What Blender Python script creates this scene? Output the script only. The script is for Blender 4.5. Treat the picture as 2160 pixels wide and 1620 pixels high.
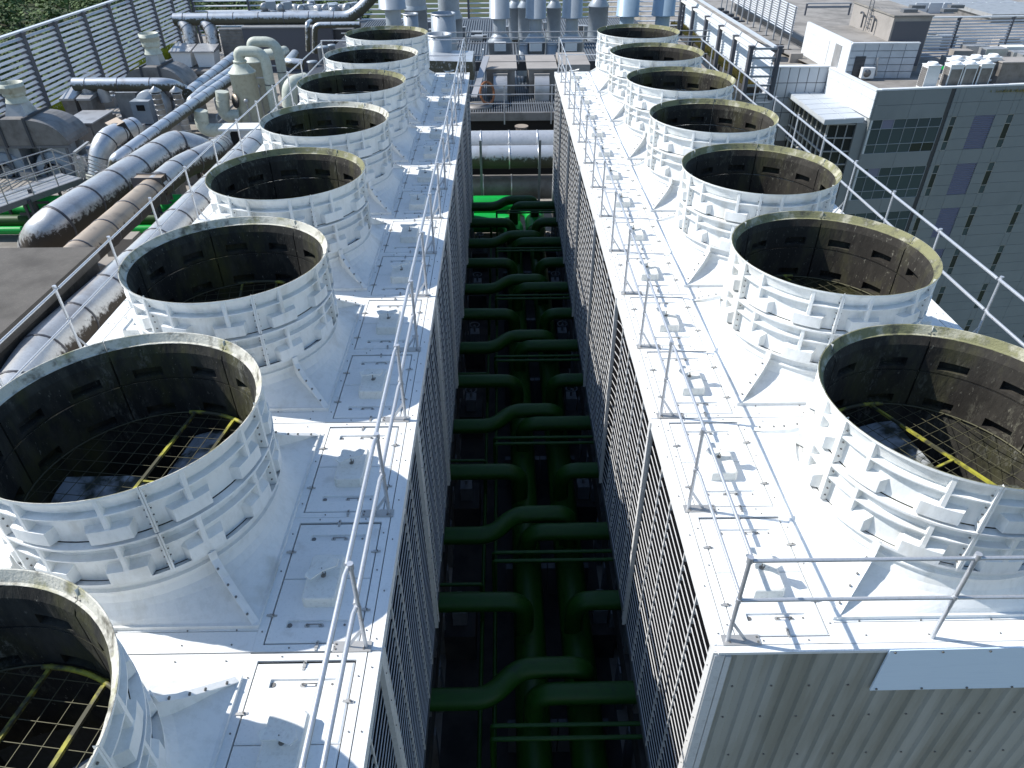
import bpy, math, random
from math import sin, cos, pi, radians, hypot, atan2, sqrt
from mathutils import Vector, Matrix, Quaternion
for o in list(bpy.data.objects): bpy.data.objects.remove(o)
random.seed(7)
S = bpy.context.scene
COL = S.collection
# ---------------------------------------------------------------- camera
F, PIT, YAW, ROL, CX, H = 1494.9, 0.6222, 0.0106, -0.0059, -0.0346, 6.8733
XL, XR, Y0, P = -1.4543, 2.2442, 4.6119, 4.0
def _cam_axes():
    cy, sy, cp, sp, cr, sr = cos(YAW), sin(YAW), cos(PIT), sin(PIT), cos(ROL), sin(ROL)
    xa = Vector((cy, -sy, 0)); ya = Vector((sy, cy, 0)); z = Vector((0, 0, 1))
    fwd = ya*cp - z*sp; up0 = ya*sp + z*cp
    return xa*cr + up0*sr, -xa*sr + up0*cr, fwd
RT, UP, FW = _cam_axes()
CAMP = Vector((CX, 0, H))
cd = bpy.data.cameras.new('camera'); cam = bpy.data.objects.new('camera', cd); COL.objects.link(cam)
m = Matrix((RT, UP, -FW)).transposed().to_4x4(); m.translation = CAMP
cam.matrix_world = m
cd.sensor_width = 36; cd.lens = 36*F/2160; cd.clip_end = 2000; cd.clip_start = .05
S.camera = cam
def ray(u, v):
    a, b = (u-1080)/F, -(v-810)/F
    return RT*a + UP*b + FW
def at(u, v, x=None, y=None, z=None):
    r = ray(u, v)
    t = (x-CAMP.x)/r.x if x is not None else (y-CAMP.y)/r.y if y is not None else (z-CAMP.z)/r.z
    return CAMP + r*t
def rad(px, p): return px*.5*(Vector(p)-CAMP).dot(FW)/F       # px across -> radius at that place
# ---------------------------------------------------------------- world and sun
SUN_DIR = Vector((-1.38, .29, 1.35)).normalized()
W = bpy.data.worlds.new('World'); S.world = W; W.use_nodes = True
nt = W.node_tree; nt.nodes.clear()
sky = nt.nodes.new('ShaderNodeTexSky'); sky.sky_type = 'NISHITA'; sky.sun_disc = False
sky.sun_elevation = math.asin(SUN_DIR.z); sky.sun_rotation = atan2(SUN_DIR.x, SUN_DIR.y)
sky.air_density = 1.35; sky.dust_density = .4; sky.ozone_density = 4.5
bg = nt.nodes.new('ShaderNodeBackground'); bg.inputs[1].default_value = .135
ow = nt.nodes.new('ShaderNodeOutputWorld')
nt.links.new(sky.outputs[0], bg.inputs[0]); nt.links.new(bg.outputs[0], ow.inputs[0])
sl = bpy.data.lights.new('sun', 'SUN'); sl.energy = 4.9; sl.angle = radians(.5); sl.color = (1, .965, .91)
so = bpy.data.objects.new('sun', sl); COL.objects.link(so); so.rotation_euler = SUN_DIR.to_track_quat('Z', 'Y').to_euler()
S.view_settings.view_transform = 'Standard'; S.view_settings.look = 'None'
S.view_settings.exposure = .26; S.view_settings.gamma = 1
S.render.engine = 'CYCLES'
# ---------------------------------------------------------------- materials
def ramp(n, *st):
    r = n.new('ShaderNodeValToRGB'); e = r.color_ramp.elements
    while len(e) > 1: e.remove(e[0])
    e[0].position = st[0][0]; e[0].color = (*st[0][1], 1) if len(st[0][1]) == 3 else st[0][1]
    for p_, c in st[1:]:
        k = e.new(p_); k.color = (*c, 1)
    return r
def mat(name, col, rough=.6, metal=0, dirt=None, dscale=3., dlo=.5, dhi=.65, fine=None, bump=0, bscale=40, stretch=(1, 1, 1), vary=0, moss=None, msc=1.5, mlo=.55, mhi=.6, spec=.4, world=True, under=None, lichen=None):
    m = bpy.data.materials.new(name); m.use_nodes = True; t = m.node_tree; n = t.nodes; L = t.links.new
    b = n['Principled BSDF']; b.inputs['Roughness'].default_value = rough; b.inputs['Metallic'].default_value = metal
    b.inputs['Specular IOR Level'].default_value = spec
    b.inputs['Base Color'].default_value = (*col, 1); m.diffuse_color = (*col, 1)
    if not (dirt or fine or bump or moss or vary): return m
    src = n.new('ShaderNodeNewGeometry').outputs['Position'] if world else n.new('ShaderNodeTexCoord').outputs['Object']
    mp = n.new('ShaderNodeMapping'); mp.inputs['Scale'].default_value = stretch; L(src, mp.inputs[0]); v = mp.outputs[0]
    cur = n.new('ShaderNodeRGB'); cur.outputs[0].default_value = (*col, 1); cur = cur.outputs[0]
    def noise(sc, det=6, ro=.6, vec=v):
        k = n.new('ShaderNodeTexNoise'); k.inputs['Scale'].default_value = sc; k.inputs['Detail'].default_value = det; k.inputs['Roughness'].default_value = ro
        L(vec, k.inputs['Vector']); return k.outputs['Fac']
    def mix(fac, c):
        nonlocal cur
        x = n.new('ShaderNodeMix'); x.data_type = 'RGBA'; L(fac, x.inputs[0]); L(cur, x.inputs[6]); x.inputs[7].default_value = (*c, 1); cur = x.outputs[2]
    def rr(f, lo, hi, mx=1):
        r = n.new('ShaderNodeMapRange'); r.inputs[1].default_value = lo; r.inputs[2].default_value = hi; r.inputs[4].default_value = mx; L(f, r.inputs[0]); return r.outputs[0]
    if vary:
        oi = n.new('ShaderNodeObjectInfo'); x = n.new('ShaderNodeHueSaturation'); r = rr(oi.outputs['Random'], 0, 1); 
        mr = n.new('ShaderNodeMapRange'); mr.inputs[3].default_value = 1-vary; mr.inputs[4].default_value = 1+vary*.3; L(oi.outputs['Random'], mr.inputs[0])
        L(mr.outputs[0], x.inputs['Value']); L(cur, x.inputs['Color']); cur = x.outputs[0]
    if fine: mix(rr(noise(fine[0], 8, .7), fine[2], fine[3], fine[4] if len(fine) > 4 else 1), fine[1])
    if dirt: mix(rr(noise(dscale), dlo, dhi), dirt)
    if moss: mix(rr(noise(msc, 8, .65), mlo, mhi), moss)
    if lichen:
        k1 = rr(noise(1.5, 4, .55), .53, .66); k2 = rr(noise(13, 8, .8), .50, .60); mu = n.new('ShaderNodeMath'); mu.operation = 'MULTIPLY'; L(k1, mu.inputs[0]); L(k2, mu.inputs[1]); mix(mu.outputs[0], lichen)
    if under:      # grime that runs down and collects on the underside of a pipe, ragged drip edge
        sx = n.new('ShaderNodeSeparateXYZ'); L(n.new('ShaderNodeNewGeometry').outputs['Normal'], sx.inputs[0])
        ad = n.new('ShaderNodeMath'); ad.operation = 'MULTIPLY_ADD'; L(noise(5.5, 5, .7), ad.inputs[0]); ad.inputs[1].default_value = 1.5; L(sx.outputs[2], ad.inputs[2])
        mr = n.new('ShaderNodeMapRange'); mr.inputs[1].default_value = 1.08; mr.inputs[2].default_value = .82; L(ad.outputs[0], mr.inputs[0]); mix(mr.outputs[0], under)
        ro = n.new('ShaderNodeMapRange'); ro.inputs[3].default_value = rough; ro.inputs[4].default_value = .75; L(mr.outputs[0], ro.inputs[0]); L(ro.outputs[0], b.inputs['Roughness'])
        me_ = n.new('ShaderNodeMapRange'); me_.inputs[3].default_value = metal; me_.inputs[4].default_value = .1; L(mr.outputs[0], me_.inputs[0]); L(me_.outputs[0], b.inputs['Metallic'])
    L(cur, b.inputs['Base Color'])
    if bump:
        bp = n.new('ShaderNodeBump'); bp.inputs['Strength'].default_value = bump; bp.inputs['Distance'].default_value = .02
        L(noise(bscale), bp.inputs['Height']); L(bp.outputs[0], b.inputs['Normal'])
    return m
M = {}
M['frp'] = mat('white_fibreglass', (.80, .81, .80), .5, fine=(9, (.60, .61, .59), .48, .72, .6), dirt=(.50, .48, .42), dscale=1.5, dlo=.56, dhi=.8, stretch=(1, 1, .45), vary=.06, bump=.12, bscale=25)
M['deck'] = mat('white_deck_fibreglass', (.80, .81, .80), .5, fine=(30, (.55, .56, .55), .52, .75, .5), vary=.03, dirt=(.50, .49, .45), dscale=2.1, dlo=.6, dhi=.85, bump=.1, bscale=30)
M['cream'] = mat('aged_cream_box', (.75, .75, .71), .55, fine=(20, (.45, .43, .38), .5, .75, .6))
M['rim_white'] = mat('worn_white_rim', (.60, .58, .50), .8, dirt=(.16, .15, .12), dscale=5, dlo=.5, dhi=.66, moss=(.30, .29, .16), msc=2., mlo=.52, mhi=.64, bump=.6, bscale=30)
M['rim_moss'] = mat('mossy_yellow_rim', (.23, .225, .12), .85, dirt=(.10, .10, .07), dscale=6, dlo=.48, dhi=.62, moss=(.45, .43, .32), msc=3., mlo=.52, mhi=.62, bump=.6, bscale=30)
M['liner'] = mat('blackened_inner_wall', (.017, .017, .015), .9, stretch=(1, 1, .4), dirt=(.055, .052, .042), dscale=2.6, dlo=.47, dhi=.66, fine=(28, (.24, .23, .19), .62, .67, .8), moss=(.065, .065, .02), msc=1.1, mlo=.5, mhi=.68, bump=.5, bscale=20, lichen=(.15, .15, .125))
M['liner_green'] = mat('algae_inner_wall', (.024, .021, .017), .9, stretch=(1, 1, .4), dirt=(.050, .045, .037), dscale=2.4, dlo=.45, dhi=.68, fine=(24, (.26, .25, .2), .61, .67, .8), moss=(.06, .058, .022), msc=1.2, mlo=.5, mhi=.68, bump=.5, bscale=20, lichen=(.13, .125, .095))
M['gap'] = mat('dark_joint', (.02, .02, .02), .9)
M['bolt'] = mat('dull_steel_bolt', (.19, .185, .175), .5, .5)
M['clip'] = mat('grey_steel_clip', (.45, .44, .42), .45, .5)
M['galv'] = mat('galvanised_pipe', (.55, .57, .60), .42, .55, fine=(30, (.4, .41, .43), .45, .7, .6), dirt=(.3, .2, .13), dscale=9, dlo=.68, dhi=.74)
M['galvd'] = mat('dull_galvanised', (.36, .38, .41), .5, .3, fine=(20, (.24, .25, .27), .45, .7, .6))
M['slat'] = mat('louvre_edge_white', (.72, .72, .71), .5, fine=(14, (.4, .4, .38), .5, .75, .6))
M['slatb'] = mat('louvre_blade_grimy', (.040, .040, .048), .8, fine=(10, (.022, .022, .022), .4, .65))  # near-black blade body behind the white front edge
M['fill'] = mat('dark_fill_pack', (.022, .020, .026), .9, fine=(15, (.06, .055, .05), .5, .7))
M['pgreen'] = mat('green_pipe_paint', (.012, .066, .004), .5, fine=(8, (.009, .048, .004), .5, .7), dirt=(.008, .03, .012), dscale=2, dlo=.6, dhi=.8)  # pipe green with the trench shade put into its colour
M['pgreen2'] = mat('bright_green_pipe_paint', (.004, .36, .055), .38, fine=(8, (.004, .27, .045), .5, .7))  # the same pipe green in a sunlit tone, light put into the colour
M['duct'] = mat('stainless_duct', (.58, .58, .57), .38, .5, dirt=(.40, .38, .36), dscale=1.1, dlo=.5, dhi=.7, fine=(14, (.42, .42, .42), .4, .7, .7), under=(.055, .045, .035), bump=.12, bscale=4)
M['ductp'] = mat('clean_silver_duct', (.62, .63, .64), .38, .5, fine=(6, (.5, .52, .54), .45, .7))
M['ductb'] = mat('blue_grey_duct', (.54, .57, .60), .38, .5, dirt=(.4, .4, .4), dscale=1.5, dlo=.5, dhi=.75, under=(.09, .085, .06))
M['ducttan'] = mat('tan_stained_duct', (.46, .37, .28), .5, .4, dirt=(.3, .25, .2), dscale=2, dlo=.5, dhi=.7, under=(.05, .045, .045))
M['band'] = mat('dark_duct_flange', (.10, .10, .11), .5, .4)
M['strap'] = mat('bright_strap', (.7, .7, .7), .35, .7)
M['ppgrey'] = mat('beige_plastic_tank', (.53, .55, .47), .5, fine=(5, (.42, .43, .35), .45, .7), dirt=(.3, .29, .2), dscale=2.5, dlo=.6, dhi=.8)
M['yellow'] = mat('yellow_guard_paint', (.42, .40, .05), .6, dirt=(.07, .068, .04), dscale=3, dlo=.40, dhi=.52)
M['wire'] = mat('grimy_guard_wire', (.12, .115, .07), .6, .3)
M['blade'] = mat('stained_fan_blade', (.42, .45, .48), .6, dirt=(.06, .065, .05), dscale=2.4, dlo=.45, dhi=.6)
M['conc'] = mat('roof_concrete', (.33, .305, .27), .9, dirt=(.19, .175, .155), dscale=.5, dlo=.42, dhi=.66, fine=(6, (.22, .2, .18), .5, .7), bump=.4, bscale=8)
M['concd'] = mat('dark_roof_slab', (.115, .105, .093), .9, dirt=(.075, .068, .06), dscale=.9, dlo=.42, dhi=.66, fine=(14, (.16, .145, .125), .52, .72, .8), bump=.4, bscale=30)
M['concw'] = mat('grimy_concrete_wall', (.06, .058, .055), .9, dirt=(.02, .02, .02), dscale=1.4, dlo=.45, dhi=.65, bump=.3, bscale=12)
M['floor'] = mat('wet_trench_floor', (.05, .045, .042), .8, dirt=(.025, .024, .024), dscale=1.2, dlo=.45, dhi=.6)  # plain dark floor tone with darker blotches
M['steel'] = mat('grey_steel_frame', (.17, .18, .195), .5, .2, fine=(8, (.12, .12, .13), .5, .7))
M['steeld'] = mat('dark_steel_frame', (.07, .075, .085), .55, .2)
M['fence'] = mat('fence_post_grey', (.10, .105, .125), .55, .1)
M['blades'] = mat('fence_blade_silver', (.66, .69, .73), .4, .25)
M['tile'] = mat('pale_facade_tile', (.50, .54, .58), .55, dirt=(.4, .43, .46), dscale=.4, dlo=.5, dhi=.7)
M['facade'] = mat('grey_green_facade', (.26, .285, .295), .6, dirt=(.225, .25, .26), dscale=.3, dlo=.45, dhi=.7, vary=.05)
M['facadel'] = mat('light_facade_panel', (.68, .71, .73), .55, fine=(1.2, (.6, .63, .65), .45, .65))
M['glass'] = mat('blue_grey_window_glass', (.075, .11, .125), .12, .1, spec=.7, vary=.25)
M['glassd'] = mat('dark_window_glass', (.028, .036, .038), .08, spec=.8)
M['lilac'] = mat('lilac_louvre', (.20, .205, .29), .55)
M['roof'] = mat('far_roof_grey', (.30, .28, .255), .9, dirt=(.20, .187, .17), dscale=.35, dlo=.42, dhi=.62, fine=(2, (.31, .29, .26), .5, .7))
M['tan'] = mat('taupe_render_wall', (.34, .315, .29), .85, dirt=(.27, .25, .23), dscale=.5, dlo=.45, dhi=.7)
M['ahu'] = mat('weathered_grey_casing', (.235, .225, .215), .55, .3, dirt=(.16, .15, .14), dscale=1.5, dlo=.45, dhi=.65)
M['ahul'] = mat('light_metal_casing', (.45, .455, .46), .45, .5, dirt=(.3, .3, .3), dscale=1.2, dlo=.5, dhi=.7)
M['stack'] = mat('blue_grey_stack_paint', (.34, .38, .42), .42, .15, fine=(3, (.30, .335, .37), .45, .7), dirt=(.24, .26, .29), dscale=1, dlo=.6, dhi=.8)
M['stackb'] = mat('sky_blue_stack_paint', (.30, .40, .49), .4, .1, fine=(3, (.26, .35, .43), .45, .7))
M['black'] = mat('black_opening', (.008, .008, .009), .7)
M['rust'] = mat('rusty_orange_ring', (.36, .15, .07), .8, dirt=(.2, .09, .05), dscale=6)
M['white'] = mat('white_enamel', (.78, .79, .79), .4, fine=(6, (.62, .63, .62), .5, .75, .6))
M['board'] = mat('blue_white_board', (.74, .86, .97), .55, fine=(7, (.66, .78, .90), .5, .7, .5), stretch=(.4, 1, 3))
M['corr'] = mat('grimy_corrugated_sheet', (.42, .415, .37), .65, dirt=(.31, .30, .25), dscale=1.1, dlo=.42, dhi=.62, fine=(40, (.1, .1, .09), .69, .73, .8), stretch=(1.6, 1, .25), bump=.15)
M['grate'] = mat('walkway_grating', (.20, .22, .24), .5, .4)
M['leaf1'] = mat('forest_leaf', (.095, .15, .04), .8, dirt=(.045, .08, .024), dscale=.25, dlo=.4, dhi=.6, fine=(1.2, (.09, .13, .03), .5, .65))
M['soil'] = mat('brown_hillside', (.06, .062, .026), .9, dirt=(.035, .06, .016), dscale=.15, dlo=.42, dhi=.55, fine=(1.5, (.12, .09, .06), .5, .7))
M['hedge'] = mat('yellow_green_hedge', (.30, .33, .03), .8, fine=(4, (.14, .2, .02), .45, .65))
M['dry'] = mat('dry_grass', (.33, .27, .10), .9, fine=(3, (.16, .18, .05), .45, .6))
# ---------------------------------------------------------------- mesh helper
class MB:
    def __init__(s): s.v = []; s.f = []; s.m = []; s.sm = []; s.mi = 0
    def add(s, vs, fs, smooth=False):
        b = len(s.v); s.v += [tuple(v) for v in vs]
        for f in fs: s.f.append(tuple(i+b for i in f)); s.m.append(s.mi); s.sm.append(smooth)
        return s
    def box(s, x0, x1, y0, y1, z0, z1):
        return s.add([(x, y, z) for z in (z0, z1) for y in (y0, y1) for x in (x0, x1)],
                     [(0, 2, 3, 1), (4, 5, 7, 6), (0, 1, 5, 4), (2, 6, 7, 3), (0, 4, 6, 2), (1, 3, 7, 5)])
    def beam(s, a, b, w, h, up=(0, 0, 1)):
        a, b = Vector(a), Vector(b); d = (b-a).normalized(); r = d.cross(Vector(up))
        if r.length < 1e-4: r = d.cross(Vector((0, 1, 0)))
        r.normalize(); q = r.cross(d).normalized(); r = r*w/2; q = q*h/2
        return s.add([a-r-q, a+r-q, a+r+q, a-r+q, b-r-q, b+r-q, b+r+q, b-r+q],
                     [(0, 1, 2, 3), (7, 6, 5, 4), (0, 4, 5, 1), (1, 5, 6, 2), (2, 6, 7, 3), (3, 7, 4, 0)])
    def tube(s, pts, r, n=10, cap=True, rs=None):
        pts = [Vector(p) for p in pts]; k = len(pts); fr = []
        t0 = (pts[1]-pts[0]).normalized(); u = t0.orthogonal().normalized()
        for i in range(k):
            t = ((pts[min(i+1, k-1)]-pts[i]).normalized() + (pts[i]-pts[max(i-1, 0)]).normalized())
            t = t.normalized() if t.length > 1e-6 else t0
            u = (u - t*u.dot(t)); u.normalize(); w = t.cross(u)
            rr = rs[i] if rs else r
            fr += [pts[i]+(u*cos(2*pi*j/n)+w*sin(2*pi*j/n))*rr for j in range(n)]
        fs = [(i*n+j, i*n+(j+1) % n, (i+1)*n+(j+1) % n, (i+1)*n+j) for i in range(k-1) for j in range(n)]
        s.add(fr, fs, True)
        if cap:
            s.add(fr[:n], [tuple(range(n-1, -1, -1))]); s.add(fr[-n:], [tuple(range(n))])
        return s
    def lathe(s, prof, c=(0, 0, 0), n=24, axis=(0, 0, 1), smooth=True):
        q = Vector((0, 0, 1)).rotation_difference(Vector(axis)); c = Vector(c); k = len(prof)
        vs = [c+q @ Vector((r*cos(2*pi*j/n), r*sin(2*pi*j/n), z)) for r, z in prof for j in range(n)]
        fs = [(i*n+j, i*n+(j+1) % n, (i+1)*n+(j+1) % n, (i+1)*n+j) for i in range(k-1) for j in range(n)]
        return s.add(vs, fs, smooth)
    def prism(s, poly, off):      # poly of 3d points extruded by off
        n = len(poly); off = Vector(off); a = [Vector(p) for p in poly]; b = [p+off for p in a]
        return s.add(a+b, [tuple(range(n-1, -1, -1)), tuple(range(n, 2*n))]+[(i, (i+1) % n, n+(i+1) % n, n+i) for i in range(n)])
    def grid(s, us, vs, fn, flip=False, smooth=False):
        P_ = [fn(u, v) for v in vs for u in us]; n = len(us)
        fs = [((j*n+i), (j*n+i+1), ((j+1)*n+i+1), ((j+1)*n+i)) for j in range(len(vs)-1) for i in range(n-1)]
        if flip: fs = [f[::-1] for f in fs]
        return s.add(P_, fs, smooth)
    def mesh(s, name, mats):
        me = bpy.data.meshes.new(name); me.from_pydata(s.v, [], s.f)
        for k in (mats if isinstance(mats, (list, tuple)) else [mats]): me.materials.append(M[k] if isinstance(k, str) else k)
        me.polygons.foreach_set('material_index', s.m); me.polygons.foreach_set('use_smooth', s.sm)
        me.update(); return me
    def build(s, name, mats, parent=None, loc=None, rz=0, **k):
        return put(s.mesh(name, mats), name, parent, loc, rz, **k)
def put(me, name, parent=None, loc=None, rz=0, label=None, cat=None, group=None, kind=None):
    o = bpy.data.objects.new(name, me); COL.objects.link(o)
    if parent: o.parent = parent
    if loc is not None: o.location = loc
    if rz: o.rotation_euler.z = rz
    if label: o['label'] = label
    if cat: o['category'] = cat
    if group: o['group'] = group
    if kind: o['kind'] = kind
    return o
def thing(name, label, cat, loc=(0, 0, 0), rz=0, group=None):
    return put(None, name, None, loc, rz, label, cat, group)
def copy_tree(o, parent=None):
    c = o.copy(); COL.objects.link(c)
    if parent: c.parent = parent
    for ch in KIDS.get(o.name, []) or [x for x in o.children]: copy_tree(ch, c)
    return c
KIDS = {}
def snapshot():
    KIDS.clear()
    for o in COL.objects:
        if o.parent: KIDS.setdefault(o.parent.name, []).append(o)
def lines(feats, a, b, step):
    s = {a, b}
    k = int((b-a)/step)+1
    for i in range(k+1): s.add(a+(b-a)*i/k)
    for f in feats:
        if a < f < b: s.add(f)
    r = sorted(s); out = [r[0]]
    for x in r[1:]:
        if x-out[-1] > 1e-5: out.append(x)
    return out
ORD = ['first', 'second', 'third', 'fourth', 'fifth', 'sixth', 'seventh', 'eighth', 'ninth', 'tenth', 'eleventh', 'twelfth', 'thirteenth', 'fourteenth', 'fifteenth', 'sixteenth']
# ================================================================= SETTING
ROOF = -8.0
MB().box(-37, 9.6, -6, 92, -9, ROOF).build('roof_slab', 'conc', kind='structure')
g = MB(); g.grid([-900+i*60 for i in range(31)], [-60+i*60 for i in range(25)], lambda x, y: Vector((x, y, -56)))
g.build('ground', 'soil', kind='structure')
# hill side and forest to the left and at the back
def hill_z(x, y):
    d = max(0, -x-70); return -30 + min(34, d*.13) + 2*sin(x*.05)+2*sin(y*.07)
g = MB(); g.grid([-460+i*12 for i in range(35)], [-20+i*12 for i in range(35)], lambda x, y: Vector((x, y, hill_z(x, y))), smooth=True)
g.build('hillside', 'soil', kind='structure')
def canopy(name, region, n, seed, label, size=(2.2, 4.2)):
    R = random.Random(seed); mb = MB()
    for i in range(n):
        x, y, z = region(R); r = R.uniform(*size); q = R.uniform(.7, 1.2)
        for k in range(105):
            th = R.uniform(0, 2*pi); ph = math.acos(R.uniform(-.25, 1)); rr = r*R.uniform(.72, 1.05)
            c = Vector((x+rr*sin(ph)*cos(th), y+rr*sin(ph)*sin(th), z+rr*q*cos(ph)+r*.6))
            nrm = (c-Vector((x, y, z))+Vector((R.uniform(-1, 1), R.uniform(-1, 1), R.uniform(-1, 1)))*r*.7).normalized()
            a = nrm.orthogonal().normalized(); b = nrm.cross(a); w = R.uniform(.2, .5)*r*.30
            mb.add([c+a*w, c+b*w*.8, c-a*w*.9, c-b*w], [(0, 1, 2, 3)])
    o = mb.build(name, 'leaf1', kind='stuff', label=label, cat='forest')
    return o
def reg_left(R):
    y = R.uniform(20, 330); x = -R.uniform(44, 75+y*.75); return x, y, hill_z(x, y)
canopy('forest', reg_left, 2300, 3, 'dense green woodland on the slope beyond the slatted screen')
def reg_back(R):
    y = R.uniform(104, 200); x = R.uniform(-85, 150); return x, y, -31+(y-104)*.03
canopy('woodland', reg_back, 1500, 5, 'dark green woodland seen through the far slatted screen', (2.6, 5))
# ================================================================= COOLING TOWERS
HW = 3.085; FR = 1.605; RZ = 1.912
def panel_mesh(name, Ht, rim, linerm):
    mb = MB(); T0 = 29.93; WR = 1.495; rtop = Ht
    feats = []
    for c in (-15, 15):
        feats += [c-1.3, c-1.2, c-.8, c+.8, c+1.2, c+1.3, c-9.2, c-7.4, c+7.4, c+9.2]
    feats += [-T0+.75, -T0+.8, T0-.75, T0-.8]
    hf = [.022, .031, Ht-.034, Ht-.031, Ht-.2, Ht-.196, Ht-.13, Ht-.095, Ht-.06, .385, .392, .412, .419, .21, .26]
    ths = lines(feats, -T0, T0, 4.5); hs = lines(hf, 0, Ht, .12)
    def out(t, h):
        r = WR
        if h >= Ht-.0311: r = 1.606
        if .3919 <= h <= .4121: r = max(r, 1.59)
        if abs(t) >= T0-.751: r = max(r, 1.602)
        for c in (-15, 15):
            a = abs(t-c)
            if h >= .1:
                if a <= .801: r = max(r, 1.592)
                elif a <= 1.21: r = max(r, 1.57)
            ka = 1 if a <= 7.41 else 0
            if ka and .03 <= h <= .2101: r = max(r, WR+.105)
        if rim and h > Ht-.2001: r = max(r, 1.548+.05*(h-Ht+.13)/.13 if h > Ht-.1301 else 1.53)
        return r
    def pt(t, h, r): return Vector((r*cos(radians(t)), r*sin(radians(t)), h))
    mb.mi = 0; mb.grid(ths, hs, lambda t, h: pt(t, h, out(t, h)))
    hl = Ht-.125 if rim else Ht
    f2 = [-T0+.35, T0-.35, -T0+.4, T0-.4]
    for c in (-15, 15): f2 += [c-7.2, c-7.1, c+7.1, c+7.2]
    t2 = lines(f2, -T0, T0, 5); h2 = lines([.012, .016, .065, .07, .2, .205, hl-.12, hl-.06, hl-.016, hl-.012], 0, hl, .2)
    def inn(t, h):
        r = 1.472
        for c in (-15, 15):
            if abs(t-c) <= 7.11 and .069 <= h <= .2001: r = 1.588
        if abs(t) > T0-.36: r = 1.49
        if h < .013: r = 1.49
        if rim and h > hl-.12: r = max(r, 1.472+.045*(h-hl+.12)/.12)
        return r
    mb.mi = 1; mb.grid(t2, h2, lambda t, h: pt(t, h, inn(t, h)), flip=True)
    t3 = lines([-T0+.18, -T0+.2, T0-.2, T0-.18], -T0, T0, 2.5)
    if rim:       # bell mouth: a narrow lip, then a cone rising outwards
        jit = {t: random.uniform(-.005, .005) for t in t3}
        prof = [(1.517, hl), (1.519, hl+.006), (1.537, hl+.008), (1.545, hl+.012), (1.592, Ht-.003), (1.604, Ht)]
        def rp(t, k):
            r_, h_ = prof[k]
            if k in (1, 2): r_ += jit[t]
            if abs(t) > T0-.19: h_ -= .02
            return pt(t, h_, r_)
        mb.mi = 2; mb.grid(t3, [0, 1, 2, 3, 4, 5], rp, flip=True)
        mb.grid(t3, [0, 1], lambda t, k: pt(t, Ht-.03*k, 1.603+.0015), flip=True) if False else None
    else:
        mb.mi = 1; mb.grid(t3, [0, 1], lambda t, k: pt(t, Ht, 1.472+.03*k), flip=True)
        mb.mi = 0; mb.grid(t3, [0, 1], lambda t, k: pt(t, Ht, 1.502+.104*k), flip=True)
    mb.mi = 1; mb.grid(t3, [0, 1], lambda t, k: pt(t, 0, 1.472+.024*k))
    for sg in (-1, 1):
        mb.mi = 1; mb.grid([1.475, 1.56], [0, hl-.13], lambda r, h: pt(sg*T0, h, r), flip=sg > 0)
        mb.mi = 0; mb.grid([1.56, 1.602], [0, Ht], lambda r, h: pt(sg*T0, h, r), flip=sg > 0)
    mb.mi = 3
    for sg in (-1, 1):
        for h in (.1, .21, .31, .48, .56):
            c = pt(sg*(T0-.75), h, 1.55); a = radians(sg*(T0-.75)); q = Vector((-sin(a), cos(a), 0))*sg
            mb.tube([c, c-q*.018], .010, 6)
    return mb.mesh(name, ['frp', linerm, rim or 'rim_white', 'bolt'])
def flare_mesh():
    mb = MB(); N = 96; q = 1.665
    ts = [0, .04, .06, .085, .14, .285, .3, .34, .355, .45, .6, .72, .82, .9, .96, 1.0]
    def P_(t, i):
        a = 2*pi*i/N + pi/4
        sq = q/max(abs(cos(a)), abs(sin(a)))
        rc = 1.53 + .14*max(0, t-.4)**2/.36
        rc -= .035*max(0, 1-t/.5)
        if t < .08: rc = 1.60
        elif .29 < t < .345: rc = 1.555
        k = max(0, (t-.45)/.55)**2.6
        r = rc*(1-k)+max(sq, rc*.995)*k if sq > rc else rc*(1-k)+sq*k
        return Vector((r*cos(a), r*sin(a), .62*(1-t)+.05))
    mb.grid(list(range(N+1)), ts, lambda i, t: P_(t, i), flip=True, smooth=False)
    # square flange foot and inner liner
    mb.box(-q-.03, q+.03, -q-.03, -q+.02, .0, .055); mb.box(-q-.03, q+.03, q-.02, q+.03, .0, .055)
    mb.box(-q-.03, -q+.02, -q+.02, q-.02, .0, .055); mb.box(q-.02, q+.03, -q+.02, q-.02, .0, .055)
    mb.mi = 1
    mb.grid([2*pi*i/64 for i in range(65)], [-.5, 0, .3, .67], lambda a, z: Vector((1.475*cos(a), 1.475*sin(a), z)), flip=True, smooth=True)
    return mb.mesh('shroud_base', ['frp', 'liner'])
def fin_mesh():                     # corner rib of the flared base
    mb = MB(); c = 1/sqrt(2); n = Vector((c, -c, 0))*.012
    prof = [(1.55, .66), (1.62, .66), (1.63, .54), (1.80, .38), (2.08, .205), (2.37, .03), (2.37, .0), (1.5, .0)]
    pts = [Vector((r*c, r*c, z)) for r, z in prof]
    mb.prism([p-n for p in pts], n*2)
    for a, b in zip(pts[1:5], pts[2:6]):
        mb.beam(a, b, .085, .014)
    mb.mi = 1
    for a, b, k in ((2, 3, .5), (3, 4, .3), (3, 4, .8), (4, 5, .5)):
        q = pts[a].lerp(pts[b], k)+n*2; mb.tube([q, q+Vector((.012, .012, .03))], .014, 6)
    return mb.mesh('corner_fin', ['frp', 'bolt'])
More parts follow.
